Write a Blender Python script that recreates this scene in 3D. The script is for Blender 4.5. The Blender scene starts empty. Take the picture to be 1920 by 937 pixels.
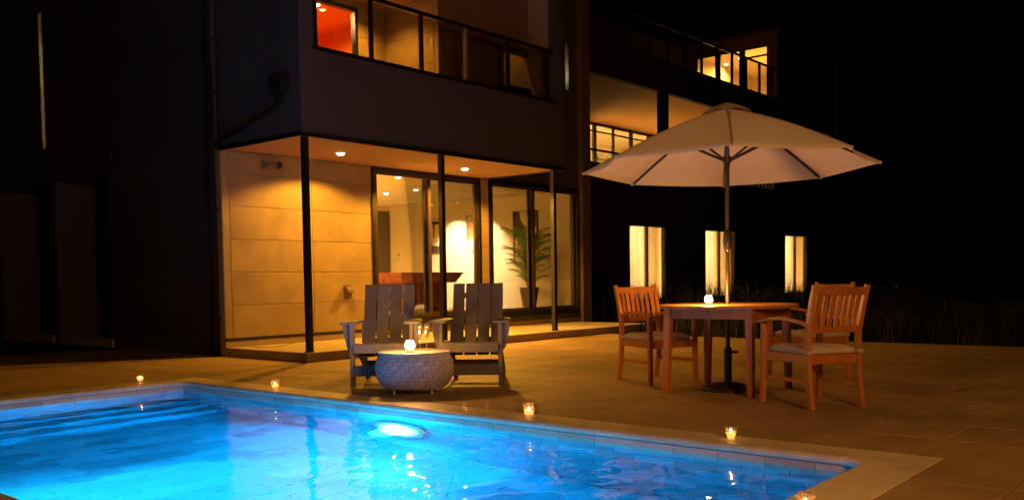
import bpy, math, random
from mathutils import Vector, Matrix
random.seed(7)
R = math.radians
SC = bpy.context.scene
COL = SC.collection
YAW = R(49.804)                      # direction of the villa's long axis (H frame) in the world
CY, SY = math.cos(YAW), math.sin(YAW)
def H(x, y, z=0.0):                  # villa coordinates -> world
    return Vector((x*CY - y*SY, x*SY + y*CY, z))

# ------------------------------------------------------------------ camera
cam = bpy.data.cameras.new('camera'); camo = bpy.data.objects.new('camera', cam); COL.objects.link(camo)
pitch, roll = R(-2.7506), R(-0.83562)
Rp = Matrix(((1,0,0),(0,math.cos(pitch),math.sin(pitch)),(0,-math.sin(pitch),math.cos(pitch))))
Rr = Matrix(((math.cos(roll),-math.sin(roll),0),(math.sin(roll),math.cos(roll),0),(0,0,1)))
M = Rr @ Rp @ Matrix(((1,0,0),(0,0,-1),(0,1,0)))
rot = Matrix((M[0], -M[1], -M[2])).transposed()
camo.matrix_world = Matrix.Translation((0,0,1.0)) @ rot.to_4x4()
cam.sensor_width = 36.0; cam.lens = 1701.05/1920*36; cam.shift_y = 136.9/1920
cam.clip_start = 0.05; cam.clip_end = 2000
SC.camera = camo

# ------------------------------------------------------------------ night sky, moonless: a very faint sky
W = bpy.data.worlds.new('World'); SC.world = W; W.use_nodes = True
wn = W.node_tree.nodes; wl = W.node_tree.links
sky = wn.new('ShaderNodeTexSky'); sky.sky_type = 'NISHITA'; sky.sun_disc = False
sky.sun_elevation = R(-6); sky.sun_rotation = R(200)
wl.new(sky.outputs[0], wn['Background'].inputs[0]); wn['Background'].inputs[1].default_value = 0.004

# ------------------------------------------------------------------ render settings
SC.view_settings.view_transform = 'Standard'; SC.view_settings.look = 'None'
SC.view_settings.exposure = 0.0; SC.view_settings.gamma = 1.0
SC.render.engine = 'CYCLES'
cy = SC.cycles
cy.use_denoising = True
try: cy.denoiser = 'OPENIMAGEDENOISE'
except Exception: pass
cy.max_bounces = 9; cy.diffuse_bounces = 4; cy.glossy_bounces = 4; cy.transmission_bounces = 7; cy.transparent_max_bounces = 16
cy.sample_clamp_indirect = 4.0
cy.caustics_refractive = True; cy.caustics_reflective = True
try: cy.use_light_tree = True
except Exception: pass

# ------------------------------------------------------------------ light colours
WARM  = (1.0, 0.43, 0.035)            # porch and terrace lamps
ROOMC = (1.0, 0.52, 0.10)            # rooms
CREAM = (1.0, 0.73, 0.30)
POOLC = (0.001, 0.43, 1.0)

def spot(p, energy, color=WARM, size=120, blend=0.6, radius=0.05, aim=None, name='lamp_light'):
    l = bpy.data.lights.new(name, 'SPOT'); l.energy = energy; l.color = color
    l.spot_size = R(size); l.spot_blend = blend; l.shadow_soft_size = radius
    o = bpy.data.objects.new(name, l); COL.objects.link(o); o.location = p
    if aim is not None:
        o.rotation_euler = (Vector(aim)-Vector(p)).to_track_quat('-Z','Y').to_euler()
    return o
def point(p, energy, color=WARM, radius=0.05, name='lamp_light'):
    l = bpy.data.lights.new(name, 'POINT'); l.energy = energy; l.color = color; l.shadow_soft_size = radius
    o = bpy.data.objects.new(name, l); COL.objects.link(o); o.location = p
    return o

# the pool's and the garden's lamps, plus an added pool fill (lamps of the rooms and the porch are made below)
POOL_Z = -0.085
point(H(4.72, 5.34, -0.62), 170, POOLC, 0.10, 'pool_lamp_or_fill')
spot(H(4.82, 5.34, -0.52), 5200, (0.07,0.66,1.0), 92, 1.0, 0.08, aim=H(3.25,4.95,-1.25), name='pool_lamp_or_fill')
spot(H(4.80, 5.34, -0.60), 520, POOLC, 178, 0.25, 0.08, aim=H(3.0,5.3,-1.5), name='pool_lamp_or_fill')
spot(H(1.80, 5.6, -0.62), 70, POOLC, 178, 0.25, 0.08, aim=H(3.5,6.6,-1.3), name='pool_lamp_or_fill')  # added underwater fill from the near wall; the pool has a single lamp
GARDEN = Vector((2.8, -0.9, 2.9))
point(GARDEN, 860, (1.0, 0.44, 0.11), 0.45, 'garden_lamp_light')

# ------------------------------------------------------------------ materials
MT = {}
def nodes(m): return m.node_tree.nodes, m.node_tree.links
def mat(name, col, rough=0.6, var=0.0, scale=6.0, bump=0.0, bscale=40.0, metal=0.0, rand=0.0, stretch=(1,1,1), spec=0.5, island=False, trans=0.0, stain=0.0):
    if name in MT: return MT[name]
    m = bpy.data.materials.new(name); m.use_nodes = True; n, l = nodes(m)
    b = n['Principled BSDF']; b.inputs['Roughness'].default_value = rough; b.inputs['Metallic'].default_value = metal
    b.inputs['Specular IOR Level'].default_value = spec
    tc = n.new('ShaderNodeTexCoord'); mp = n.new('ShaderNodeMapping'); mp.inputs['Scale'].default_value = stretch
    l.new(tc.outputs['Object'], mp.inputs[0])
    if rand and not island:      # every piece gets its own stretch of grain
        oi = n.new('ShaderNodeObjectInfo'); sc2 = n.new('ShaderNodeVectorMath'); sc2.operation = 'SCALE'; cb_ = n.new('ShaderNodeCombineXYZ')
        for q in range(3): l.new(oi.outputs['Random'], cb_.inputs[q])
        l.new(cb_.outputs[0], sc2.inputs[0]); sc2.inputs['Scale'].default_value = 57.0; l.new(sc2.outputs[0], mp.inputs['Location'])
    v = n.new('ShaderNodeHueSaturation'); v.inputs['Color'].default_value = (*col, 1)
    l.new(v.outputs[0], b.inputs['Base Color'])
    val = None
    if var:
        t = n.new('ShaderNodeTexNoise'); t.inputs['Scale'].default_value = scale; t.inputs['Detail'].default_value = 6; t.inputs['Roughness'].default_value = 0.62
        l.new(mp.outputs[0], t.inputs['Vector'])
        r = n.new('ShaderNodeMapRange'); r.inputs[1].default_value = 0.3; r.inputs[2].default_value = 0.7
        r.inputs[3].default_value = 1-var; r.inputs[4].default_value = 1+var
        l.new(t.outputs[0], r.inputs[0]); val = r.outputs[0]
        rr = n.new('ShaderNodeMapRange'); rr.inputs[3].default_value = rough-0.12; rr.inputs[4].default_value = min(1, rough+0.12)
        l.new(t.outputs[0], rr.inputs[0]); l.new(rr.outputs[0], b.inputs['Roughness'])
    if rand:
        if island:
            g = n.new('ShaderNodeNewGeometry'); src = g.outputs['Random Per Island']
        else:
            g = n.new('ShaderNodeObjectInfo'); src = g.outputs['Random']
        r2 = n.new('ShaderNodeMapRange'); r2.inputs[3].default_value = 1-rand; r2.inputs[4].default_value = 1+rand
        l.new(src, r2.inputs[0])
        if val is not None:
            mu = n.new('ShaderNodeMath'); mu.operation = 'MULTIPLY'; l.new(val, mu.inputs[0]); l.new(r2.outputs[0], mu.inputs[1]); val = mu.outputs[0]
        else: val = r2.outputs[0]
    if stain:                    # weathering that runs across the pieces
        gp = n.new('ShaderNodeNewGeometry'); ts = n.new('ShaderNodeTexNoise'); ts.inputs['Scale'].default_value = 0.9; ts.inputs['Detail'].default_value = 7; ts.inputs['Roughness'].default_value = 0.66; ts.inputs['Distortion'].default_value = 0.6
        l.new(gp.outputs['Position'], ts.inputs['Vector'])
        rs = n.new('ShaderNodeMapRange'); rs.inputs[1].default_value = 0.34; rs.inputs[2].default_value = 0.62; rs.inputs[3].default_value = 1-stain; rs.inputs[4].default_value = 1+stain*0.35
        l.new(ts.outputs[0], rs.inputs[0]); ms = n.new('ShaderNodeMath'); ms.operation = 'MULTIPLY'; l.new(rs.outputs[0], ms.inputs[0])
        if val is not None: l.new(val, ms.inputs[1])
        else: ms.inputs[1].default_value = 1.0
        val = ms.outputs[0]
    if val is not None: l.new(val, v.inputs['Value'])
    if bump:
        t2 = n.new('ShaderNodeTexNoise'); t2.inputs['Scale'].default_value = bscale; t2.inputs['Detail'].default_value = 5
        l.new(mp.outputs[0], t2.inputs['Vector'])
        bp = n.new('ShaderNodeBump'); bp.inputs['Strength'].default_value = bump; bp.inputs['Distance'].default_value = 0.01
        l.new(t2.outputs[0], bp.inputs['Height']); l.new(bp.outputs[0], b.inputs['Normal'])
    if trans:
        tr = n.new('ShaderNodeBsdfTranslucent'); tr.inputs[0].default_value = (*col, 1)
        mx = n.new('ShaderNodeMixShader'); mx.inputs[0].default_value = trans
        l.new(b.outputs[0], mx.inputs[1]); l.new(tr.outputs[0], mx.inputs[2]); l.new(mx.outputs[0], n['Material Output'].inputs[0])
    MT[name] = m; return m
def emit(name, col, strength):
    if name in MT: return MT[name]
    m = bpy.data.materials.new(name); m.use_nodes = True; n, l = nodes(m)
    n.remove(n['Principled BSDF']); e = n.new('ShaderNodeEmission')
    e.inputs[0].default_value = (*col, 1); e.inputs[1].default_value = strength
    l.new(e.outputs[0], n['Material Output'].inputs[0]); MT[name] = m; return m
def pane_mat(name, tint=(0.95,0.95,0.95), boost=1.0):
    """thin architectural glass: lets light through, mirrors by angle"""
    if name in MT: return MT[name]
    m = bpy.data.materials.new(name); m.use_nodes = True; n, l = nodes(m)
    n.remove(n['Principled BSDF'])
    t = n.new('ShaderNodeBsdfTransparent'); t.inputs[0].default_value = (*tint, 1)
    g = n.new('ShaderNodeBsdfGlossy'); g.inputs['Roughness'].default_value = 0.0; g.inputs[0].default_value = (1,1,1,1)
    f = n.new('ShaderNodeFresnel'); f.inputs[0].default_value = 1.45
    mu = n.new('ShaderNodeMath'); mu.operation = 'MULTIPLY'; mu.inputs[1].default_value = boost
    mx = n.new('ShaderNodeMixShader'); l.new(f.outputs[0], mu.inputs[0]); l.new(mu.outputs[0], mx.inputs[0])
    l.new(t.outputs[0], mx.inputs[1]); l.new(g.outputs[0], mx.inputs[2]); l.new(mx.outputs[0], n['Material Output'].inputs[0])
    MT[name] = m; return m
def water_mat():
    m = bpy.data.materials.new('pool_water'); m.use_nodes = True; n, l = nodes(m)
    n.remove(n['Principled BSDF'])
    g = n.new('ShaderNodeBsdfRefraction'); g.inputs['Roughness'].default_value = 0.0; g.inputs['IOR'].default_value = 1.33
    g.inputs['Color'].default_value = (0.30, 0.86, 1, 1)
    gl = n.new('ShaderNodeBsdfGlossy'); gl.inputs['Roughness'].default_value = 0.0; gl.inputs[0].default_value = (1,1,1,1)
    fr = n.new('ShaderNodeFresnel'); fr.inputs[0].default_value = 1.33; mxw = n.new('ShaderNodeMixShader')
    tc = n.new('ShaderNodeTexCoord')
    mp = n.new('ShaderNodeMapping'); mp.inputs['Rotation'].default_value = (0,0,R(40)); mp.inputs['Scale'].default_value = (1.0,1.5,1)
    t1 = n.new('ShaderNodeTexNoise'); t1.inputs['Scale'].default_value = 2.6; t1.inputs['Detail'].default_value = 1.5; t1.inputs['Roughness'].default_value = 0.45
    t2 = n.new('ShaderNodeTexNoise'); t2.inputs['Scale'].default_value = 8.0; t2.inputs['Detail'].default_value = 1.0
    l.new(tc.outputs['Object'], mp.inputs[0]); l.new(mp.outputs[0], t1.inputs['Vector']); l.new(mp.outputs[0], t2.inputs['Vector'])
    ad = n.new('ShaderNodeMath'); ad.operation = 'MULTIPLY_ADD'; ad.inputs[1].default_value = 0.06
    l.new(t2.outputs[0], ad.inputs[0]); l.new(t1.outputs[0], ad.inputs[2])
    bp = n.new('ShaderNodeBump'); bp.inputs['Strength'].default_value = 1.0; bp.inputs['Distance'].default_value = 0.015
    l.new(ad.outputs[0], bp.inputs['Height']); l.new(bp.outputs[0], g.inputs['Normal'])
    l.new(bp.outputs[0], gl.inputs['Normal']); l.new(bp.outputs[0], fr.inputs['Normal'])
    fm = n.new('ShaderNodeMath'); fm.operation = 'MULTIPLY'; fm.inputs[1].default_value = 0.65; l.new(fr.outputs[0], fm.inputs[0]); l.new(fm.outputs[0], mxw.inputs[0]); l.new(g.outputs[0], mxw.inputs[1]); l.new(gl.outputs[0], mxw.inputs[2])
    l.new(mxw.outputs[0], n['Material Output'].inputs[0]); return m

def M_(k): return MT[k]
mat('siding_beige', (0.33,0.24,0.13), 0.75, 0.20, 2.2, 0.25, 30, rand=0.04)
mat('siding_dark', (0.050,0.032,0.027), 0.7, 0.12, 1.5, 0.25, 30, rand=0.10)
mat('render_dark', (0.060,0.046,0.043), 0.8, 0.12, 1.2, 0.25, 60)
mat('wing_dark', (0.040,0.026,0.020), 0.8, 0.1, 1.2)
mat('column_brown', (0.13,0.085,0.055), 0.6, 0.1, 2)
mat('balcony_brown', (0.20,0.11,0.055), 0.8, 0.1, 1.5)
mat('bay_brown', (0.070,0.034,0.018), 0.8, 0.12, 1.2)
mat('soffit_beige', (0.42,0.24,0.11), 0.8, 0.05, 1.5)
mat('wing_soffit', (0.60,0.25,0.05), 0.8, 0.05, 1.5)
mat('black_metal', (0.012,0.010,0.010), 0.38, 0.15, 8)
mat('pipe_black', (0.012,0.010,0.010), 0.8, 0.1, 8, spec=0.15)
mat('dark_bronze', (0.05,0.035,0.028), 0.35, 0.1, 8)
mat('grey_metal', (0.16,0.14,0.13), 0.35, 0.1, 8)
mat('paving', (0.40,0.275,0.14), 0.62, 0.14, 2.2, 0.4, 25, rand=0.06, stain=0.22, stretch=(1,2.2,1), spec=0.4)
mat('paving_stuff', (0.40,0.275,0.14), 0.62, 0.14, 2.2, 0.4, 25, rand=0.06, stain=0.22, stretch=(1,2.2,1), spec=0.4, island=True)
mat('grout', (0.10,0.075,0.055), 0.9, 0.2, 9)
mat('pool_grout', (0.15,0.27,0.33), 0.8)
mat('porch_tile', (0.48,0.40,0.30), 0.55, 0.10, 2.0, 0.2, 30, rand=0.03, stretch=(1,2,1))
mat('riser_tile', (0.36,0.26,0.17), 0.6, 0.10, 2.0, 0.2, 30, rand=0.05)
mat('coping', (0.80,0.68,0.50), 0.45, 0.12, 3.0, 0.15, 40, rand=0.05, stain=0.22)
mat('pool_tile', (0.20,0.35,0.42), 0.35, 0.10, 5, rand=0.30)
mat('band_tile', (0.60,0.46,0.36), 0.35, 0.10, 5, rand=0.22)
mat('pool_tile_stuff', (0.20,0.35,0.42), 0.35, 0.10, 5, rand=0.30, island=True)
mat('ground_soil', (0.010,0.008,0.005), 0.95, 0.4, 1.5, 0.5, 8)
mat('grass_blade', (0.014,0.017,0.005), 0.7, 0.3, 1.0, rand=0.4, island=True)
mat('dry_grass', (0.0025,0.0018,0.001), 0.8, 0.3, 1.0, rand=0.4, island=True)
mat('wall_cream', (0.72,0.62,0.44), 0.85, 0.02, 1.0)
mat('wall_orange', (0.70,0.22,0.02), 0.8, 0.03, 1.0)
mat('ceiling_cream', (0.74,0.64,0.46), 0.9)
mat('floor_light', (0.55,0.45,0.32), 0.4, 0.08, 2)
mat('dark_door', (0.06,0.045,0.04), 0.4, 0.1, 2)
mat('teak', (0.46,0.160,0.028), 0.42, 0.26, 9, 0.2, 30, rand=0.20, stretch=(1,1,0.16))
mat('teak_top', (0.48,0.20,0.05), 0.38, 0.2, 5, 0.1, 20, rand=0.08, stretch=(0.3,2.5,1))
mat('cushion', (0.58,0.47,0.36), 0.95, 0.08, 30, 0.4, 300)
mat('grey_board', (0.155,0.134,0.125), 0.55, 0.20, 8, 0.2, 30, rand=0.13, stretch=(1,1,0.3))
mat('resin_weave', (0.50,0.46,0.56), 0.5, 0.12, 9, 0.2, 60, rand=0.10)
mat('resin_core', (0.16,0.14,0.16), 0.6)
mat('basket_top', (0.50,0.44,0.40), 0.4, 0.08, 7)
mat('canopy_cloth', (0.62,0.545,0.42), 0.95, 0.06, 3, 0.9, 5, trans=0.22)
mat('pole_bronze', (0.045,0.033,0.028), 0.35, 0.1, 6, metal=0.3)
mat('base_black', (0.02,0.018,0.018), 0.5, 0.2, 20, 0.3, 50)
mat('chrome', (0.6,0.55,0.5), 0.15, metal=1.0)
mat('palm_leaf', (0.18,0.33,0.05), 0.55, 0.3, 9, rand=0.2)
mat('palm_stem', (0.12,0.11,0.03), 0.6)
mat('pot', (0.085,0.06,0.045), 0.5, 0.1, 9)
mat('mahogany', (0.15,0.026,0.008), 0.3, 0.15, 3, stretch=(0.3,1,1))
mat('felt', (0.05,0.12,0.06), 0.95)
mat('canvas', (0.75,0.66,0.5), 0.8)
mat('print_dark', (0.05,0.022,0.016), 0.7)
mat('print_orange', (0.42,0.12,0.03), 0.7)
mat('print_pale', (0.62,0.50,0.36), 0.7)
mat('plate_white', (0.7,0.65,0.55), 0.4)
mat('curtain', (0.82,0.75,0.60), 0.9, 0.04, 4, trans=0.45)
mat('curtain_tan', (0.76,0.60,0.36), 0.9, 0.05, 4, trans=0.35)
mat('wax', (0.8,0.66,0.42), 0.5)
pane_mat('pane', (0.96,0.95,0.93), 0.85)
pane_mat('rail_pane', (0.88,0.87,0.85), 0.5)
pane_mat('cup_glass', (0.97,0.95,0.92), 1.0)
def frost_mat(name,tr=.42,gl=.08,c=(.95,.88,.75)):
    m = bpy.data.materials.new(name); m.use_nodes = True; n, l = nodes(m); n.remove(n['Principled BSDF'])
    a = n.new('ShaderNodeBsdfTransparent'); t = n.new('ShaderNodeBsdfTranslucent'); t.inputs[0].default_value=(*c,1)
    g = n.new('ShaderNodeBsdfGlossy'); g.inputs['Roughness'].default_value=.08
    m1 = n.new('ShaderNodeMixShader'); m1.inputs[0].default_value=tr; m2 = n.new('ShaderNodeMixShader'); m2.inputs[0].default_value=gl
    l.new(a.outputs[0],m1.inputs[1]); l.new(t.outputs[0],m1.inputs[2]); l.new(m1.outputs[0],m2.inputs[1]); l.new(g.outputs[0],m2.inputs[2]); l.new(m2.outputs[0],n['Material Output'].inputs[0]); MT[name]=m
frost_mat('frosted_glass',.42); frost_mat('cup_frost',.22,.14,(1,.60,.24)); frost_mat('flute_glass',.16,.22)
pane_mat('drink',(0.92,0.62,0.32),0.6)
emit('downlight_glow', (1.0,0.74,0.36), 16)
emit('room_glow', (1.0,0.82,0.5), 22)
emit('flame', (1.0,0.62,0.22), 60)
emit('flame_glow', (1.0,0.72,0.36), 14)
emit('wax_glow', (1.0,0.46,0.10), 2.6)  # self-lit wax: emission stands in for the flame shining through it
emit('pool_lens', (0.45,0.85,1.0), 22)
MT['pool_water'] = water_mat()
def halo_lens_mat(yc,zc,rad):  # emission fades outward, standing in for the halo around the lamp
    m = bpy.data.materials.new('pool_lens_halo'); m.use_nodes = True; n, l = nodes(m); n.remove(n['Principled BSDF'])
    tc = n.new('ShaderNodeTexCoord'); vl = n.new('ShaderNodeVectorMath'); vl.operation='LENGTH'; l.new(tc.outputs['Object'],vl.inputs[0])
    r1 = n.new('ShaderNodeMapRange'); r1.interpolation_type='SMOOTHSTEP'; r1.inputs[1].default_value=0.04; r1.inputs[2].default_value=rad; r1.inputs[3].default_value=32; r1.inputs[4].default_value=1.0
    l.new(vl.outputs['Value'],r1.inputs[0]); e = n.new('ShaderNodeEmission'); e.inputs[0].default_value=(0.32,0.85,1,1); l.new(r1.outputs[0],e.inputs[1]); l.new(e.outputs[0],n['Material Output'].inputs[0]); MT['pool_lens_halo']=m
halo_lens_mat(0,0,0.27)

# ------------------------------------------------------------------ mesh helpers
class MB:
    def __init__(s): s.v=[]; s.f=[]; s.mi=[]; s.cur=0
    def add(s, vs, fs):
        o=len(s.v); s.v += [tuple(v) for v in vs]
        for f in fs: s.f.append(tuple(i+o for i in f)); s.mi.append(s.cur)
        return s
    def box(s, x0,y0,z0,x1,y1,z1):
        if x0>x1: x0,x1=x1,x0
        if y0>y1: y0,y1=y1,y0
        if z0>z1: z0,z1=z1,z0
        return s.add([(x0,y0,z0),(x1,y0,z0),(x1,y1,z0),(x0,y1,z0),(x0,y0,z1),(x1,y0,z1),(x1,y1,z1),(x0,y1,z1)],
              [(0,3,2,1),(4,5,6,7),(0,1,5,4),(1,2,6,5),(2,3,7,6),(3,0,4,7)])
    def hexa(s, b, t):      # b, t: 4 points each (counter-clockwise seen from above)
        return s.add(list(b)+list(t), [(0,3,2,1),(4,5,6,7),(0,1,5,4),(1,2,6,5),(2,3,7,6),(3,0,4,7)])
    def bar(s, p, q, w, t, up=(0,0,1)):   # rectangular bar from p to q; w across, t along 'up'
        p=Vector(p); q=Vector(q); d=(q-p).normalized(); u=Vector(up)
        a=d.cross(u)
        if a.length<1e-4: a=d.cross(Vector((0,1,0)))
        a.normalize(); u=a.cross(d).normalized(); a*=w/2; u*=t/2
        return s.hexa([p-a-u,p+a-u,q+a-u,q-a-u],[p-a+u,p+a+u,q+a+u,q-a+u])
    def sweep(s, pts, w, t, up=(0,0,1)):  # rectangular section along a path (w, t numbers or lists)
        n=len(pts); P=[Vector(p) for p in pts]; vs=[]
        for i,p in enumerate(P):
            d=(P[min(i+1,n-1)]-P[max(i-1,0)]).normalized(); a=d.cross(Vector(up)).normalized(); u=a.cross(d).normalized()
            ww=(w[i] if isinstance(w,(list,tuple)) else w)/2; tt=(t[i] if isinstance(t,(list,tuple)) else t)/2
            vs += [p-a*ww-u*tt, p+a*ww-u*tt, p+a*ww+u*tt, p-a*ww+u*tt]
        fs=[(3,2,1,0),(4*n-4,4*n-3,4*n-2,4*n-1)]
        for i in range(n-1):
            for k in range(4):
                a0=4*i+k; b0=4*i+(k+1)%4; fs.append((a0,b0,b0+4,a0+4))
        return s.add(vs,fs)
    def lathe(s, prof, n=24, c=(0,0,0), caps=True):
        vs=[];fs=[]
        for r,z in prof:
            for k in range(n):
                a=2*math.pi*k/n; vs.append((c[0]+r*math.cos(a), c[1]+r*math.sin(a), c[2]+z))
        for i in range(len(prof)-1):
            for k in range(n):
                k2=(k+1)%n; fs.append((i*n+k,i*n+k2,(i+1)*n+k2,(i+1)*n+k))
        if caps:
            if prof[0][0]>1e-5: fs.append(tuple(range(n-1,-1,-1)))
            if prof[-1][0]>1e-5: fs.append(tuple((len(prof)-1)*n+k for k in range(n)))
        return s.add(vs,fs)
    def tube(s, pts, r, n=10):
        P=[Vector(p) for p in pts]; vs=[]; m=len(P)
        for i,p in enumerate(P):
            d=(P[min(i+1,m-1)]-P[max(i-1,0)]).normalized()
            a=d.cross(Vector((0,0,1)));
            if a.length<1e-3: a=d.cross(Vector((0,1,0)))
            a.normalize(); u=a.cross(d)
            rr=r[i] if isinstance(r,(list,tuple)) else r
            for k in range(n):
                t=2*math.pi*k/n; vs.append(p+a*math.cos(t)*rr+u*math.sin(t)*rr)
        fs=[tuple(range(n)), tuple((m-1)*n+n-1-k for k in range(n))]
        for i in range(m-1):
            for k in range(n):
                k2=(k+1)%n; fs.append((i*n+k,(i+1)*n+k,(i+1)*n+k2,i*n+k2))
        return s.add(vs,fs)
    def prism(s, poly, t0, t1, axis='y'):  # 2-D outline extruded along an axis
        def P(a,b,t):
            return {'y':(a,t,b),'x':(t,a,b),'z':(a,b,t)}[axis]
        n=len(poly); vs=[P(a,b,t0) for a,b in poly]+[P(a,b,t1) for a,b in poly]
        fs=[tuple(range(n)), tuple(range(2*n-1,n-1,-1))]+[(i,i+n,(i+1)%n+n,(i+1)%n) for i in range(n)]
        return s.add(vs,fs)
    def mesh(s, name, mats, off=(0,0,0), smooth=False):
        me=bpy.data.meshes.new(name); o=Vector(off)
        me.from_pydata([tuple(Vector(v)-o) for v in s.v],[],s.f)
        if not isinstance(mats,(list,tuple)): mats=[mats]
        for m in mats: me.materials.append(MT[m])
        if len(mats)>1: me.polygons.foreach_set('material_index', s.mi)
        if smooth: me.polygons.foreach_set('use_smooth',[True]*len(me.polygons))
        me.validate(); me.update(); 
        return me
    def build(s, name, mats, parent=None, off=(0,0,0), smooth=False, bevel=0, seg=2, kind=None, label=None):
        me=s.mesh(name,mats,off,smooth); o=bpy.data.objects.new(name,me); COL.objects.link(o)
        if parent is not None: o.parent=parent
        fix_normals(me)
        if bevel:
            b=o.modifiers.new('bevel','BEVEL'); b.width=bevel; b.segments=seg; b.limit_method='ANGLE'; b.angle_limit=R(35)
        if kind: o['kind']=kind
        if label: o['label']=label
        return o
import bmesh
def fix_normals(me):
    if len(me.polygons)>60000: return
    b=bmesh.new(); b.from_mesh(me); bmesh.ops.recalc_face_normals(b, faces=b.faces); b.to_mesh(me); b.free()
def tag(o, label=None, cat=None, group=None, kind=None):
    if label: o['label']=label
    if cat: o['category']=cat
    if group: o['group']=group
    if kind: o['kind']=kind
    return o
def thing(name, label, cat, loc=(0,0,0), rz=0.0, group=None):
    o=bpy.data.objects.new(name,None); COL.objects.link(o); o.location=loc; o.rotation_euler=(0,0,rz); o.empty_display_size=0.2
    return tag(o,label,cat,group)
def hthing(name,label,cat,x,y,z=0.0,group=None): return thing(name,label,cat,H(x,y,z),YAW,group)
def structure(name, x, y, z=0.0):
    o=bpy.data.objects.new(name,None); COL.objects.link(o); o.location=H(x,y,z); o.rotation_euler=(0,0,YAW); o['kind']='structure'; return o
def copy_tree(o, parent=None):
    c=o.copy(); COL.objects.link(c)
    if parent is not None: c.parent=parent
    for ch in list(o.children): copy_tree(ch,c)
    return c
def inst(name, me, parent, loc, rot=(0,0,0)):
    o=bpy.data.objects.new(name,me); COL.objects.link(o); o.parent=parent; o.location=loc; o.rotation_euler=rot; return o

XW, YF, YR, ZS = 6.97, 9.25, 11.05, 2.83
# pool outline (H frame)
PX0, PX1, PY0, PY1 = 1.72, 4.93, 1.66, 8.62
CW = 0.29                                     # coping width
DEPTH = -1.25

# ================================================================== GROUND
g = MB()
a = 400.0
ox0, ox1, oy0, oy1 = PX0-CW, PX1+CW, PY0-CW, PY1+CW     # hole for the pool
zg=-0.05
ring=[(-a,-a),(a,-a),(a,a),(-a,a)]
g.add([(x,y,zg) for x,y in ring]+[(ox0,oy0,zg),(ox1,oy0,zg),(ox1,oy1,zg),(ox0,oy1,zg)],
      [(0,1,5,4),(1,2,6,5),(2,3,7,6),(3,0,4,7)])
gr = structure('ground',0,0,0); o = g.build('ground_surface','ground_soil',gr); o['kind']='structure'

# terrace paving: slabs of 0.6 m, joints recessed
terr = structure('terrace_paving', 5.22, 1.37, 0)
g = MB(); T0=-0.047; TB=-0.012
for (x0,y0,x1,y1) in [(-1,-4,ox0,14),(ox0,-4,ox1,oy0),(ox0,oy1,ox1,14),(ox1,-4,13.64,YF),(ox1,YF,XW,14)]:
    g.box(x0,y0,T0,x1,y1,TB)
g.build('grout_bed','grout',terr,(5.22,1.37,0))
cells=[]
PW=0.6; GAP=0.0034
ya=1.37; 
def clipcells(x0,y0,x1,y1, ax, ay):
    out=[]
    i0=math.floor((x0-ax)/PW); i1=math.ceil((x1-ax)/PW); j0=math.floor((y0-ay)/PW); j1=math.ceil((y1-ay)/PW)
    for i in range(i0,i1):
        for j in range(j0,j1):
            a0=max(x0,ax+i*PW); a1=min(x1,ax+(i+1)*PW); b0=max(y0,ay+j*PW); b1=min(y1,ay+(j+1)*PW)
            if a1-a0>0.03 and b1-b0>0.03: out.append((a0,b0,a1,b1))
    return out
cells += clipcells(ox1,-3.4,13.64,YF, ox1, 1.52-0.6*9)
cells += clipcells(ox1,YF,XW,11.55, ox1, 1.52-0.6*9)
cells += clipcells(-1.0,oy1,ox1,11.55, ox1, 1.52-0.6*9)
cells += clipcells(-1.0,11.59,XW,14.0, ox1, 11.59)
cells += clipcells(ox0,-3.4,ox1,oy0, ox1, 1.52-0.6*9)
cells += clipcells(-1.0,-3.4,ox0,oy1, ox1, 1.52-0.6*9)
def visible(c):
    w=H((c[0]+c[2])/2,(c[1]+c[3])/2); return w.y>3.0 and abs(w.x)<w.y*0.60+0.6
def near(c): return H((c[0]+c[2])/2,(c[1]+c[3])/2).length
vis=sorted([c for c in cells if visible(c)], key=near); rest=[c for c in cells if not visible(c)]
rest += vis[296:]; vis=vis[:296]
mcache={}
def slab_mesh(w,d,t,name,m,gap=GAP):
    k=(round(w,3),round(d,3),t,name,m)
    if k not in mcache:
        b=MB(); e=0.0025; hw=w/2-gap; hd=d/2-gap
        lo=[(-hw,-hd,-t),(hw,-hd,-t),(hw,hd,-t),(-hw,hd,-t)]; mid=[(x,y,-e) for x,y,_ in lo]
        top=[(x*(1-e/abs(x)),y*(1-e/abs(y)),0) for x,y,_ in lo]
        b.add(lo+mid+top,[(0,3,2,1),(8,9,10,11)]+[(i,(i+1)%4,(i+1)%4+4,i+4) for i in range(4)]+[(i+4,(i+1)%4+4,(i+1)%4+8,i+8) for i in range(4)])
        mcache[k]=b.mesh(name,m)
    return mcache[k]
for (a0,b0,a1,b1) in vis:
    me=slab_mesh(a1-a0,b1-b0,0.04,'slab','paving')
    inst('slab',me,terr,((a0+a1)/2-5.22,(b0+b1)/2-1.37,random.uniform(-0.0012,0.0008)))
g=MB()
for (a0,b0,a1,b1) in rest: g.box(a0+GAP,b0+GAP,-0.04,a1-GAP,b1-GAP,0)
g.build('far_slabs','paving_stuff',terr,(5.22,1.37,0),kind='stuff')
# drain channel grating
dr=hthing('drain_channel','narrow dark drain slot crossing the paving left of the porch','drain',3.0,11.57,0)
MB().box(-1.0,11.553,-0.03,XW,11.587,-0.012).build('channel','black_metal',dr,(3.0,11.57,0))
# round drain covers on the paving
for (x,y) in [(5.02,10.62),(4.55,9.95)]:
    pass

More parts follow.
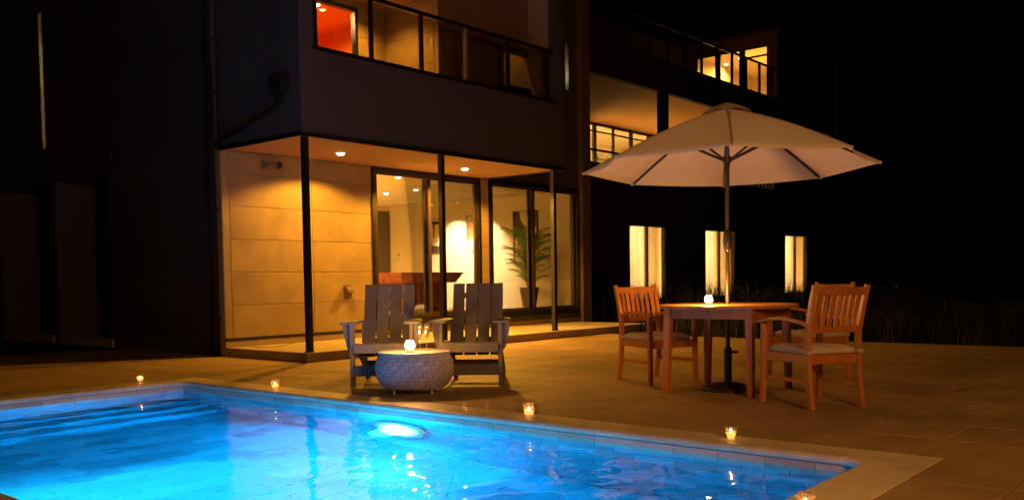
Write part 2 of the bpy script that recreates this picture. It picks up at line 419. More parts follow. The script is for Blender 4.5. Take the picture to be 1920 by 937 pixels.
# ================================================================== POOL
cop = structure('pool_coping', PX1, PY0, 0)
def coping_run(axis, fixed_in, sgn, s0, s1, n_len=0.5, corner=0.0):
    """stones along a side; bullnose at the inner edge. axis 'y': the side runs along y at x=fixed_in, outward = sgn"""
    L=s1-s0; n=max(1,round(L/n_len)); st=L/n
    prof=[(CW-0.001,-0.045),(CW-0.001,0.001),(0.05,0.004),(0.022,0.005),(0.0,0.004),(-0.014,-0.004),(-0.02,-0.017),(-0.018,-0.031),(-0.008,-0.042),(0.01,-0.045)]
    for i in range(n):
        t0=s0+i*st+0.0025; t1=s0+(i+1)*st-0.0025; b=MB(); m=len(prof)
        c=(t0+t1)/2
        def P(u,z,t):
            return (fixed_in+sgn*u, t, z) if axis=='y' else (t, fixed_in+sgn*u, z)
        vs=[P(u,z,t0) for u,z in prof]+[P(u,z,t1) for u,z in prof]
        b.add(vs,[tuple(range(m)),tuple(range(2*m-1,m-1,-1))]+[(k,k+m,(k+1)%m+m,(k+1)%m) for k in range(m)])
        b.build('coping_stone','coping',cop,(PX1,PY0,0))
CR=0.16
coping_run('y',PX1,+1,PY0+CR,PY1-CR)
coping_run('y',PX0,-1,PY0+CR,PY1-CR)
coping_run('x',PY1,+1,PX0+CR,PX1-CR)
coping_run('x',PY0,-1,PX0+CR,PX1-CR)
def coping_corner(cx,cy,sx,sy):
    """corner stone: rounded inner corner, square outer corner"""
    prof=[(0.05,0.004),(0.022,0.005),(0.0,0.004),(-0.014,-0.004),(-0.02,-0.017),(-0.018,-0.031),(-0.008,-0.042),(0.01,-0.045)]
    ax,ay=cx-sx*CR, cy-sy*CR     # arc centre, inside the pool
    N=10; rows=[]
    for i in range(N+1):
        t=math.pi/2*i/N; c,s=math.cos(t),math.sin(t)
        row=[]
        k=CR+CW
        q=k/max(c,s)   # square outer corner
        row.append((ax+sx*c*q, ay+sy*s*q, -0.045)); row.append((ax+sx*c*q, ay+sy*s*q, 0.001))
        for u,z in prof: row.append((ax+sx*c*(CR+u), ay+sy*s*(CR+u), z))
        rows.append(row)
    b=MB(); m=len(rows[0]); vs=[v for r in rows for v in r]; fs=[]
    for i in range(N):
        for k in range(m): fs.append((i*m+k,i*m+(k+1)%m,(i+1)*m+(k+1)%m,(i+1)*m+k))
    fs.append(tuple(range(m))); fs.append(tuple(N*m+m-1-k for k in range(m)))
    b.add(vs,fs); b.build('corner_stone','coping',cop,(PX1,PY0,0))
for cx,sx in ((PX0,-1),(PX1,1)):
    for cyy,syy in ((PY0,-1),(PY1,1)): coping_corner(cx,cyy,sx,syy)

TW,TH=0.3,0.15
BAND=0.075
# walls
pw = structure('pool_wall', PX1, PY0, 0)
g=MB(); t=0.15
g.box(PX0-t,PY0-t,DEPTH-0.1,PX0-0.008,PY1+t,-0.046); g.box(PX1+0.008,PY0-t,DEPTH-0.1,PX1+t,PY1+t,-0.046)
g.box(PX0-0.008,PY1+0.008,DEPTH-0.1,PX1+0.008,PY1+t,-0.046); g.box(PX0-0.008,PY0-t,DEPTH-0.1,PX1+0.008,PY0-0.008,-0.046)
g.build('wall_backing','pool_grout',pw,(PX1,PY0,0))
def wall_tile_mesh(w,h,axis,m='pool_tile'):
    k=('wt',round(w,3),round(h,3),axis,m)
    if k not in mcache:
        b=MB(); gp=0.002
        if axis=='y': b.box(0,-w/2+gp,-h/2+gp,0.0078,w/2-gp,h/2-gp)
        else: b.box(-w/2+gp,0,-h/2+gp,w/2-gp,0.0078,h/2-gp)
        mcache[k]=b.mesh('wall_tile',m)
    return mcache[k]
nr=math.ceil((-0.046-DEPTH)/TH)
for r_ in range(nr):
    zt=-0.046-r_*TH; zb=max(DEPTH,zt-TH); off=(r_%2)*TW/2
    y=PY0-off
    while y<PY1-0.01:
        a0=max(y,PY0); a1=min(y+TW,PY1)
        if a1-a0>0.02: inst('wall_tile',wall_tile_mesh(a1-a0,zt-zb,'y','band_tile' if r_==0 else 'pool_tile'),pw,(0,(a0+a1)/2-PY0,(zt+zb)/2))
        y+=TW
    x=PX0-off
    while x<PX1-0.01:
        a0=max(x,PX0); a1=min(x+TW,PX1)
        if a1-a0>0.02: inst('wall_tile',wall_tile_mesh(a1-a0,zt-zb,'x','band_tile' if r_==0 else 'pool_tile'),pw,((a0+a1)/2-PX1,PY1-PY0,(zt+zb)/2))
        x+=TW
g=MB()
for r_ in range(nr):
    zt=-0.046-r_*TH; zb=max(DEPTH,zt-TH); off=(r_%2)*TW/2
    x=PX0-off
    while x<PX1-0.01:
        a0=max(x,PX0)+.002; a1=min(x+TW,PX1)-.002
        if a1-a0>0.02: g.box(a0,PY0-0.0078,zb+.002,a1,PY0,zt-.002)
        x+=TW
    y=PY0-off
    while y<PY1-0.01:
        a0=max(y,PY0)+.002; a1=min(y+TW,PY1)-.002
        if a1-a0>0.02: g.box(PX0-0.0078,a0,zb+.002,PX0,a1,zt-.002)
        y+=TW
g.build('near_wall_tiles','pool_tile_stuff',pw,(PX1,PY0,0),kind='stuff')
# steps at the left end and the floor
pf = structure('pool_floor', PX0, PY0, DEPTH)
g=MB(); g.box(PX0-0.1,PY0-0.1,DEPTH-0.12,PX1+0.1,PY1+0.1,DEPTH-0.012)
g.build('floor_backing','pool_grout',pf,(PX0,PY0,DEPTH))
FW,FH=0.4,0.2
def floor_tile_mesh(w,d):
    k=('ft',round(w,3),round(d,3))
    if k not in mcache:
        b=MB(); gp=0.0014; b.box(-w/2+gp,-d/2+gp,-0.012,w/2-gp,d/2-gp,0); mcache[k]=b.mesh('floor_tile','pool_tile')
    return mcache[k]
STEPY=7.96
fc=[]; j=0; y=PY0
while y<STEPY-0.01:
    b1=min(y+FH,STEPY); x=PX0-(j%2)*FW/2
    while x<PX1-0.01:
        a0=max(x,PX0); a1=min(x+FW,PX1)
        if a1-a0>0.02: fc.append((a0,y,a1,b1))
        x+=FW
    y+=FH; j+=1
fc.sort(key=lambda c: abs(H((c[0]+c[2])/2,(c[1]+c[3])/2).x/ max(.1,H((c[0]+c[2])/2,(c[1]+c[3])/2).y)))
for (a0,b0,a1,b1) in fc[:296]:
    inst('floor_tile',floor_tile_mesh(a1-a0,b1-b0),pf,((a0+a1)/2-PX0,(b0+b1)/2-PY0,0))
g=MB()
for (a0,b0,a1,b1) in fc[296:]: g.box(a0+.002,b0+.002,DEPTH-0.012,a1-.002,b1-.002,DEPTH)
if fc[296:]: g.build('outer_floor_tiles','pool_tile_stuff',pf,(PX0,PY0,DEPTH),kind='stuff')
steps = structure('pool_steps', PX0, STEPY, DEPTH)
for k in range(3):
    y0=STEPY+k*0.22; z1=DEPTH+0.17*(k+1)
    b=MB(); b.box(PX0+.001,y0,DEPTH-.01,PX1-.001,(y0+0.22 if k<2 else PY1-0.001)-0.0005,z1)
    b.build('step','pool_tile',steps,(PX0,STEPY,DEPTH),bevel=0.012)
wa=MB().add([(PX0-.003,PY0-.003,POOL_Z),(PX1+.003,PY0-.003,POOL_Z),(PX1+.003,PY1+.003,POOL_Z),(PX0-.003,PY1+.003,POOL_Z)],[(0,1,2,3)])
wr=structure('pool_water',PX1,PY0,0)
wo=wa.build('water_surface','pool_water',wr,(PX1,PY0,0))
if wo.data.polygons[0].normal.z<0: wo.data.flip_normals()
wo['kind']='structure'
# underwater lamp on the far wall, its disc enlarged to paint the glow in the water
pl=hthing('pool_light','round underwater lamp with an oversize painted glow on the far pool wall','pool light',PX1-0.03,5.34,-0.62)
b=MB(); 
n=24
def disc_x(b,x0,x1,yc,zc,r0,r1,n=24):
    vs=[(x0,yc+r0*math.cos(2*math.pi*k/n),zc+r0*math.sin(2*math.pi*k/n)) for k in range(n)]+[(x1,yc+r1*math.cos(2*math.pi*k/n),zc+r1*math.sin(2*math.pi*k/n)) for k in range(n)]
    b.add(vs,[tuple(range(n)),tuple(range(2*n-1,n-1,-1))]+[(k,k+n,(k+1)%n+n,(k+1)%n) for k in range(n)])
disc_x(b,PX1-0.0005,PX1-0.03,5.34,-0.62,0.30,0.30); b.build('rim','plate_white',pl,(PX1-0.03,5.34,-0.62))
b=MB(); disc_x(b,PX1-0.0305,PX1-0.045,5.34,-0.62,0.30,0.27); b.build('lens','pool_lens_halo',pl,(PX1-0.03,5.34,-0.62))

# ================================================================== VILLA
VO=(XW,YF,0)
villa=hthing('villa','large modern villa with dark cladding, glass balconies and lit rooms','building',XW,YF,0)
def part(b,name,m,**k): return b.build(name,m,villa,VO,**k)
def wallbox(x0,y0,z0,x1,y1,z1,m='render_dark',name='wall',**k):
    return part(MB().box(x0,y0,z0,x1,y1,z1),name,m,**k)

def panels(plane, c, u0, u1, z0, z1, joints, m, proud=0.012, zoff=0.24, pitch=0.4565, parent=None, off=VO, name='cladding_panel'):
    """cladding boards in front of a wall. plane 'y' (wall faces -y at y=c) or 'x' (faces -x at x=c)"""
    k0=math.floor((z0-zoff)/pitch); zs=[z0]+[zoff+pitch*k for k in range(k0+1,k0+60) if z0+0.02<zoff+pitch*k<z1-0.02]+[z1]
    us=[u0]+[j for j in joints if u0+0.02<j<u1-0.02]+[u1]
    for a,bb in zip(us[:-1],us[1:]):
        for p,q in zip(zs[:-1],zs[1:]):
            b=MB(); e=0.0034; ch=0.005
            A0,A1,Z0,Z1=a+e,bb-e,p+e,q-e
            if plane=='y':
                P=lambda u,z,d:(u,c-d,z)
            else:
                P=lambda u,z,d:(c-d,u,z)
            lo=[P(A0,Z0,0.001),P(A1,Z0,0.001),P(A1,Z1,0.001),P(A0,Z1,0.001)]
            mid=[P(A0,Z0,proud-ch/2),P(A1,Z0,proud-ch/2),P(A1,Z1,proud-ch/2),P(A0,Z1,proud-ch/2)]
            top=[P(A0+ch,Z0+ch,proud),P(A1-ch,Z0+ch,proud),P(A1-ch,Z1-ch,proud),P(A0+ch,Z1-ch,proud)]
            b.add(lo+mid+top,[(0,1,2,3),(8,11,10,9)]+[(i,i+4,(i+1)%4+4,(i+1)%4) for i in range(4)]+[(i+4,i+8,(i+1)%4+8,(i+1)%4+4) for i in range(4)])
            b.build(name,m,parent or villa,off)

# --- left flank wall (faces -x), with two recessed bays
LT=0.16
for (y0,y1,z0,z1) in [(YR+.165,14.27,0,9.0),(14.27,18.6,2.79,9.0),(16.2,16.42,0,2.79),(18.6,24,0,9.0)]:
    if z1>5 and z0<3.3 and y0<=16.5<=y1 or (y0,y1)==(14.27,18.6):
        # the flank slit window interrupts this one
        wallbox(XW+.012,y0,z0,XW+LT,y1,3.38); wallbox(XW+.012,y0,5.74,XW+LT,y1,z1)
        wallbox(XW+.012,y0,3.38,XW+LT,16.45,5.74); wallbox(XW+.012,16.62,3.38,XW+LT,y1,5.74)
    else: wallbox(XW+.012,y0,z0,XW+LT,y1,z1)
panels('x',XW+.012,YR+0.15,14.27,0.24,5.9,[12.6],'siding_dark')
panels('x',XW+.012,14.27,16.45,2.79,5.9,[15.6],'siding_dark')
panels('x',XW+.012,16.62,18.6,2.79,3.38,[],'siding_dark'); panels('x',XW+.012,16.62,20.5,3.38,5.9,[18.6],'siding_dark')
panels('x',XW+.012,16.45,16.62,2.79,3.38,[],'siding_dark')
panels('x',XW+.012,18.6,20.5,0.24,3.38,[],'siding_dark')
for y0,y1 in ((14.27,16.2),(16.42,18.6)):
    # recessed bay: back wall, sides, step
    wallbox(XW+0.75,y0,0.0,XW+0.85,y1,2.79,'bay_brown','bay_wall')
    wallbox(XW+LT,y1,0,XW+0.85,y1+0.08,2.79,'bay_brown','bay_wall'); wallbox(XW+LT,y0-0.08,0,XW+0.85,y0,2.79,'bay_brown','bay_wall')
    wallbox(XW+LT,y0,2.79,XW+0.85,y1,2.9,'bay_brown','bay_soffit')
    wallbox(XW-0.02,y0,0.0,XW+0.75,y1,0.14,'riser_tile','bay_step')
# flank slit window
sw=part(MB().box(XW+.0,16.452,3.385,XW+.06,16.466,5.735).box(XW+.0,16.604,3.385,XW+.06,16.618,5.735).box(XW+.0,16.466,3.385,XW+.06,16.604,3.40).box(XW+.0,16.466,5.72,XW+.06,16.604,5.735),'slit_window','black_metal')
MB().box(XW+.02,16.475,3.41,XW+.03,16.595,5.71).build('pane','pane',sw,VO)
wallbox(XW+.55,16.2,3.3,XW+.58,17.3,5.9,'wall_cream','interior_wall')
wallbox(XW+LT,17.3,3.3,XW+.58,17.33,5.9,'wall_cream','interior_wall'); wallbox(XW+LT,16.17,3.3,XW+.58,16.2,5.9,'wall_cream','interior_wall')
wallbox(XW+LT,16.2,3.27,XW+.58,17.3,3.3,'wall_cream','interior_floor'); wallbox(XW+LT,16.2,5.9,XW+.58,17.3,5.93,'wall_cream','interior_ceiling')
point(H(XW+.42,16.75,4.9),420,CREAM,.08); point(H(XW+.42,16.75,3.9),160,CREAM,.08)
# --- upper volume over the porch
wallbox(XW,YF,ZS+.035,XW+LT,YR,9.0)                                  # its flank
wallbox(XW+LT,YF,ZS+.035,12.36,YF+0.15,3.90)                         # front below the balcony opening
wallbox(XW+LT,YF,3.90,7.19,YF+0.15,9.0)                              # left of the opening
wallbox(12.17,YF,3.90,12.36,YF+0.15,9.0)                             # right of it
wallbox(7.19,YF,5.42,10.02,YF+0.15,9.0); wallbox(10.02,YF,6.35,12.17,YF+0.15,9.0)                              # above it
wallbox(12.21,YF+0.15,ZS+.035,12.36,YR,9.0)                          # far flank
wallbox(7.0,YF+0.03,ZS,12.33,YR-.001,ZS+.03,'soffit_beige','soffit')
part(MB().box(XW-.02,YF-.02,ZS-.025,12.38,YF+.028,ZS+.034).box(XW-.02,YF+.028,ZS-.025,XW+.028,YR,ZS+.034).box(12.332,YF+.028,ZS-.012,12.38,YR,ZS+.034),'edge_trim','black_metal')
wallbox(7.13,YF+0.15,3.2,12.2,YR,3.3,'riser_tile','balcony_floor')
wallbox(7.13,YF+0.15,5.33,10.03,YR,5.41,'soffit_beige','balcony_ceiling'); wallbox(10.03,YF+0.15,6.3,12.2,YR,6.34,'soffit_beige','balcony_ceiling')
wallbox(11.571,9.85,4.78,12.2,9.95,6.3,'balcony_brown')
wallbox(12.198,YF+.151,3.301,12.209,YR,6.29,'siding_beige')
part(MB().box(7.17,YF-.025,3.895,12.19,YF+.17,3.945),'parapet_cap','black_metal')
# balcony railing
rl=part(MB().box(7.17,YF+.04,4.73,12.19,YF+.10,4.785),'railing','black_metal')
for i,x in enumerate([7.27,8.2,9.13,10.05,11.02,12.02]):
    MB().box(x-.022,YF+.045,3.946,x+.022,YF+.095,4.729).build('baluster','grey_metal' if i==3 else 'black_metal',rl,VO)  # one baluster gets a paler metal to look lit
for x0,x1 in zip([7.27,8.2,9.13,10.05,11.02],[8.2,9.13,10.05,11.02,12.02]):
    MB().box(x0+.024,YF+.066,3.96,x1-.024,YF+.074,4.72).build('pane','rail_pane',rl,VO)
# walls behind the balcony
wallbox(9.46,YR+.012,3.3,12.2,YR+.15,5.6,'siding_beige'); panels('y',YR+.012,9.46,10.02,3.3,5.33,[],'siding_beige'); 
wallbox(10.032,9.862,3.3,11.57,YR,5.33,'render_dark')
panels('x',10.032,9.85,YR-.004,3.3,5.33,[9.95],'siding_beige')
wallbox(10.02,9.85,3.3,11.57,9.861,6.3,'balcony_brown')
panels('y',YR+.012,11.585,12.2,3.3,5.33,[],'siding_beige')
# low dark ventilation unit on the balcony
ac=hthing('outdoor_unit','low dark air conditioning unit standing behind the right end of the balcony glass','air conditioner',11.75,9.75,3.3)
ao=(11.75,9.75,3.3)
MB().box(11.40,9.60,3.36,11.98,9.84,4.16).build('casing','black_metal',ac,ao,bevel=.012)
for z in [3.45+.06*k for k in range(11)]: pass
b=MB()
for k in range(11): b.box(11.44,9.59,3.42+.06*k,11.94,9.5985,3.45+.06*k)
b.build('grille','dark_bronze',ac,ao)
MB().box(11.45,9.62,3.3,11.52,9.82,3.359).box(11.86,9.62,3.3,11.93,9.82,3.359).build('foot','black_metal',ac,ao)
# small white wall bracket on the balcony wall
hb=hthing('wall_bracket','small white hook shaped bracket on the lit balcony wall','bracket',10.0,9.98,4.60)
bo=(10.0,9.98,4.60)
b=MB(); b.tube([(10.012,9.98,4.56),(9.985,9.98,4.58),(9.985,9.98,4.66),(10.012,9.98,4.70)],.009,8); b.build('hook','plate_white',hb,bo,smooth=True)
MB().box(10.0125,9.96,4.54,10.0195,10.0,4.72).build('plate','plate_white',hb,bo)

def window(x0,z0,x1,z1,yc,mull=(),fw=.05,name='window',transom=None,m='black_metal',depth=.08,parent=None,off=VO):
    """window in a wall facing -y: frame, panes"""
    p=MB(); y0,y1=yc,yc+depth
    p.box(x0,y0,z0,x0+fw,y1,z1).box(x1-fw,y0,z0,x1,y1,z1).box(x0+fw,y0,z0,x1-fw,y1,z0+fw).box(x0+fw,y0,z1-fw,x1-fw,y1,z1)
    for q in mull: p.box(q-.035,y0+.004,z0+fw,q+.035,y1-.004,z1-fw)
    if transom: p.box(x0+fw,y0+.008,transom-.025,x1-fw,y1-.008,transom+.025)
    w=p.build(name,m,parent or villa,off)
    xs=[x0+fw]+[q for q in mull]+[x1-fw]
    for i,(a_,b_) in enumerate(zip(xs[:-1],xs[1:])):
        l0=a_+(.035 if i>0 else 0); l1=b_-(.035 if i<len(xs)-2 else 0)
        MB().box(l0,yc+depth*.5,z0+fw,l1,yc+depth*.5+.008,z1-fw).build('pane','pane',w,off)
    return w
window(7.25,3.32,9.46,5.25,YR+.0,mull=(8.53,),fw=.055,name='balcony_door',depth=.1)
wallbox(7.13,YR+.012,3.3,7.25,YR+.15,5.6,'siding_beige'); wallbox(7.25,YR+.012,5.25,9.46,YR+.15,5.6,'siding_beige')

# --- wall behind the porch: beige siding, two sliding doors, pier
wallbox(XW+LT,YR+.012,0,9.66,YR+.16,ZS,'siding_beige')
wallbox(XW,YR+.012,0,XW+LT,YR+.16,ZS,'siding_beige')
panels('y',YR+.012,XW+.002,9.66,0.24,ZS,[7.09,8.49],'siding_beige')
wallbox(12.235,YR+.012,0.12,12.465,YR+.16,ZS,'siding_beige'); panels('y',YR+.012,12.235,12.465,0.24,ZS,[],'siding_beige')
part(MB().box(XW+.001,YR-.012,0.205,9.66,YR+.011,0.236),'base_flashing','black_metal')
wallbox(XW+.004,YR-.006,0.121,15.26,YR+.0118,0.204,'riser_tile','plinth')
wallbox(9.66,YR-.03,0.2045,15.24,YR+.16,0.30,'dark_bronze','door_sill'); 
# lintel zone and wall above, right of the upper volume
wallbox(12.36,YR,ZS,14.81,YR+.16,9.0); wallbox(14.97,YR,ZS,15.26,YR+.16,9.0); wallbox(14.81,YR,ZS,14.97,YR+.16,4.78); wallbox(14.81,YR,5.73,14.97,YR+.16,9.0)
wallbox(XW+LT,YR+.012,ZS,12.36,YR+.16,3.3)
wallbox(15.262,YR-.10,0.0,15.56,YR+.16,9.0,'column_brown','corner_column')
wallbox(15.40,YR+.16,0,15.56,18,9.0)
sl=part(MB().box(14.80,YR-.012,4.76,14.83,YR+.1,5.75).box(14.95,YR-.012,4.76,14.98,YR+.1,5.75).box(14.83,YR-.012,4.76,14.95,YR+.1,4.785).box(14.83,YR-.012,5.725,14.95,YR+.1,5.75),'slit_window','black_metal')
MB().box(14.83,YR+.05,4.785,14.95,YR+.055,5.725).build('pane','pane',sl,VO)
b=MB()
for k in range(22): b.box(14.832,YR+.09,4.80+.042*k,14.925,YR+.112,4.83+.042*k)
b.build('louvre_blind','curtain',sl,VO)
wallbox(14.5,YR+.9,4.4,15.3,YR+.92,6.1,'wall_cream','interior_wall'); point(H(14.9,YR+.4,5.2),140,CREAM,.08)

def sliding_door(x0,x1,zt,zb,m0,m1,name='sliding_door'):
    fw=.055; y0,y1=YR-.02,YR+.10
    p=MB(); p.box(x0,y0,zb,x0+fw,y1,zt).box(x1-fw,y0,zb,x1,y1,zt).box(x0+fw,y0,zt-fw*1.3,x1-fw,y1,zt).box(x0+fw,y0,zb,x1-fw,y1,zb+.10)
    d=p.build(name,'black_metal',villa,VO)
    # two sashes, the right one set back
    def sash(a,b_,yy,st):
        q=MB(); t=.035; q.box(a,yy,zb+.101,a+st,yy+t,zt-fw*1.3).box(b_-st,yy,zb+.101,b_,yy+t,zt-fw*1.3).box(a+st,yy,zb+.101,b_-st,yy+t,zb+.155).box(a+st,yy,zt-fw*1.3-.045,b_-st,yy+t,zt-fw*1.3)
        q.build('sash','dark_bronze',d,VO)
        MB().box(a+st,yy+.014,zb+.155,b_-st,yy+.020,zt-fw*1.3-.045).build('pane','pane',d,VO)
    sash(x0+fw,m1,YR-.005,.06); sash(m0,x1-fw,YR+.045,.06)
    return d
sliding_door(9.66,12.235,ZS-.002,0.301,10.86,10.98)
sliding_door(12.465,15.24,ZS-.002,0.301,13.66,13.80)

# --- living room behind the doors
FZ=0.36; CZ=2.80
IX=15.2
wallbox(XW+.95,YR+.2,FZ-.1,IX+.0,17.0,FZ,'floor_light','interior_floor')
part(MB().box(XW+.95,YR+.2,CZ,13.2,17.0,CZ+.08).box(13.2,12.3,CZ,IX,14.5,CZ+.08).box(13.2,YR+.2,CZ,IX,12.3,CZ+.08).box(13.2,14.5,CZ,IX,17.0,CZ+.08),'interior_ceiling','ceiling_cream')
wallbox(IX,YR+.17,FZ-.1,IX+.15,17.0,CZ+.1,'wall_cream','interior_wall')
wallbox(XW+.95,16.75,FZ,IX,16.9,CZ,'wall_cream','interior_wall')
wallbox(XW+.95,YR+.2,FZ,XW+1.05,16.75,CZ,'wall_cream','interior_wall')
wallbox(XW+1.05,YR+.165,FZ,9.6,YR+.19,CZ,'wall_cream','interior_wall')
part(MB().box(IX-.012,YR+.2,FZ,IX-.0005,16.74,FZ+.07),'skirting','plate_white')
MB().box(14.0,16.70,FZ,15.16,16.748,2.70).build('interior_door','dark_door',villa,VO,label='dark interior door at the back of the room')
# ceiling slot with track lamp near the picture wall
part(MB().box(14.30,11.9,CZ-.03,14.42,15.4,CZ-.0005),'track_rail','plate_white')

# --- porch platform
porch=structure('porch_step',XW,YF,0)
g=MB().box(XW+.02,YF+.02,0,15.02,YR-.01,0.108); g.build('platform_core','grout',porch,VO)
for (a0,b0,a1,b1) in [(x,y,min(x+.6,15.04),min(y+.6,YR-.012)) for x in [XW+.6*k for k in range(14)] for y in (YF,YF+.6,YF+1.2)]:
    if a1-a0<.05: continue
    inst('porch_tile',slab_mesh(a1-a0,b1-b0,.0118,'porch_tile','porch_tile'),porch,((a0+a1)/2-XW,(b0+b1)/2-YF,.12))
x=XW
while x<15.0:
    a1=min(x+.6,15.04); MB().box(x+.0015,YF+.0,-.02,a1-.0015,YF+.0195,.1075).build('riser_tile','riser_tile',porch,VO); x+=.6
y=YF+.021
while y<YR-.05:
    b1=min(y+.6,YR-.012); MB().box(XW+.0,y+.0015,-.02,XW+.0195,b1-.0015,.1075).build('riser_tile','riser_tile',porch,VO); y+=.6
# posts of the porch
for x,y in ((7.10,9.36),(9.57,9.40),(12.28,9.42)):
    part(MB().lathe([(.052,.1205),(.052,.128),(.036,.13),(.036,ZS-.026)],16,(x,y,0)) if 0 else MB().box(x-.036,y-.036,.121,x+.036,y+.036,ZS-.001).box(x-.05,y-.05,.1203,x+.05,y+.05,.127),'post','black_metal')

# --- downlights as fittings (ring + glowing lens) with their light
def downlight(x,y,z,label,energy,col=WARM,size=150,glow='downlight_glow',r=.055,blend=.7,group=None,rad=.04):
    t=hthing('downlight',label,'downlight',x,y,z,group)
    MB().lathe([(r+.018,-.006),(r+.018,-.0005),(r,-.0005),(r,-.006)],20,(x,y,z)).build('ring','plate_white',t,(x,y,z),smooth=False)
    MB().lathe([(0,-r*.62),(r*.45,-r*.55),(r*.8,-r*.34),(r*.97,-.0065),(r*.97,-.001)],20,(x,y,z),caps=False).build('lens',glow,t,(x,y,z),smooth=True)
    if energy: spot(H(x,y,z-r*.62-.012),energy,col,size,blend,rad)
    return t
G='downlights of the porch and terrace rooms'
downlight(8.39,10.24,ZS,'round downlight lit in the porch soffit above the beige siding',275,WARM,148,blend=.28,group=G,r=.06)
downlight(11.0,10.26,ZS,'round downlight lit in the porch soffit in front of the glass doors',820,WARM,156,blend=.28,group=G,r=.06)
downlight(12.64,14.01,CZ,'round ceiling lamp over the far end of the billiard table, left of a pair',900,ROOMC,168,'room_glow',group=G)
downlight(12.56,13.04,CZ,'round ceiling lamp over the billiard table, right of a pair',900,ROOMC,168,'room_glow',group=G)
downlight(9.3,10.5,5.33,'round downlight above the frame in the balcony ceiling over its beige corner',210,WARM,140,group=G)
downlight(11.9,10.45,6.3,'added high downlight brightening the right end of the glass fronted balcony',150,WARM,150,group=G)  # unseen lamp put in to brighten the balcony recess
# picture wall washers on the track
for y in (14.40,13.62):
    t=hthing('track_spotlight','small ceiling spotlight %s washing the picture wall'%('beside the orange picture' if y>14 else 'behind the pier between the two doors'),'spotlight',14.36,y,CZ-.03,'track spotlights')
    o_=(14.36,y,CZ-.03); MB().lathe([(.03,-.10),(.035,-.09),(.035,-.0005)],14,(14.36,y,CZ-.03)).build('housing','plate_white',t,o_)
    b=MB(); b.lathe([(.026,-.1005),(.026,-.1015)],14,(14.36,y,CZ-.03)); b.build('lens','room_glow',t,o_)
    spot(H(14.36,y,CZ-.15),3000 if y>14 else 2200,(1,.80,.42),76,.8,.03,aim=H(IX+.1,y,1.35))
point(H(9.0,14.5,1.6),600,ROOMC,.15)

# --- red room behind the balcony
rr=[(7.13,YR+.2,3.3,10.6,15.5,3.38,'interior_floor','wall_orange'),(7.13,YR+.2,5.4,10.6,15.5,5.48,'interior_ceiling','wall_orange'),
    (7.13,15.5,3.3,10.6,15.6,5.5,'interior_wall','wall_orange'),(10.4,YR+.2,3.38,10.5,15.5,5.4,'interior_wall','wall_orange'),(7.13,YR+.2,3.38,7.2,15.5,5.4,'interior_wall','wall_orange'),
    (9.9,13.2,3.38,10.4,13.3,5.4,'interior_wall','wall_orange')]
for x0,y0,z0,x1,y1,z1,n_,m_ in rr: wallbox(x0,y0,z0,x1,y1,z1,m_,n_)
wallbox(9.2,12.9,5.36,9.9,13.6,5.399,'wall_orange','ceiling_unit')
downlight(9.22,11.75,5.40,'round lamp in the red ceiling behind the balcony door',1100,(1.0,.5,.16),170,'room_glow',group=G)

# ================================================================== WING
YW=13.5; WX1=30.49
def wingwall(segs,z0,z1,openings,y0,y1,m='wing_dark'):
    pass
# ground floor front wall with three windows
op=[(21.0,22.92),(25.27,27.27),(31.18,33.18)]
ZB,ZT=0.36,2.45
xs=[15.56]+[v for q in op for v in q]+[35.0]
for i in range(0,len(xs),2): wallbox(xs[i],YW,-.3,xs[i+1],YW+.16,3.74,'wing_dark')
for a_,b_ in op: wallbox(a_,YW,-.3,b_,YW+.16,ZB,'wing_dark'); wallbox(a_,YW,ZT,b_,YW+.16,3.74,'wing_dark')
for i,(a_,b_) in enumerate(op):
    window(a_,ZB,b_,ZT,YW+.03,mull=((a_+b_)/2+.0,),fw=.035)
    # room behind
    wallbox(a_-.8,YW+1.8,-.1,b_+.8,YW+1.9,3.4,'wall_cream','interior_wall')
    wallbox(a_-.8,YW+.2,3.0,b_+.8,YW+1.8,3.1,'ceiling_cream','interior_ceiling'); wallbox(a_-.8,YW+.2,-.1,b_+.8,YW+1.8,0,'floor_light','interior_floor')
    wallbox(a_-.9,YW+.17,-.1,a_-.8,YW+1.9,3.4,'wall_cream','interior_wall'); wallbox(b_+.8,YW+.17,-.1,b_+.9,YW+1.9,3.4,'wall_cream','interior_wall')
    wallbox(a_-.8,YW+.165,0,a_,YW+.175,3.0,'wall_cream','interior_wall'); wallbox(b_,YW+.165,0,b_+.8,YW+.175,3.0,'wall_cream','interior_wall')
    names=['window nearest the glass doors','middle ground floor window','ground floor window at the far end']
    mid=(a_+b_)/2
    for s_,(c0,c1,mt) in enumerate(((a_-.05,mid+.02,'curtain'),(mid+.10,b_+.05,'curtain_tan'))):
        cb=MB(); nn=64; vs=[]
        for k in range(nn+1):
            u=c0+(c1-c0)*k/nn
            amp=.012 if s_==0 else .035
            yy=YW+.24+amp*math.sin(k*.45+i)+amp*.4*math.sin(k*1.1+2*i)+(0.0 if s_==0 else 0)
            vs += [(u,yy,.1),(u,yy+.0,2.75)]
        cb.add(vs,[(2*k,2*k+2,2*k+3,2*k+1) for k in range(nn)])
        cr=hthing('curtain',('pale sheer curtain in the left half of the ' if s_==0 else 'tan folded curtain in the right half of the ')+names[i],'curtain',c0,YW+.24,2.75,'curtains in the ground floor windows')
        cb.build('fabric',mt,cr,(c0,YW+.24,2.75),smooth=True)
        MB().tube([(c0,YW+.24,2.77),(c1,YW+.24,2.77)],.012,8).build('curtain_rod','plate_white',cr,(c0,YW+.24,2.75))
    point(H(mid-.45,YW+1.15,2.1 if i!=1 else 1.9),480,(1,.80,.42),.25); point(H(mid+.6,YW+1.25,1.2),300,(1,.70,.28),.3)
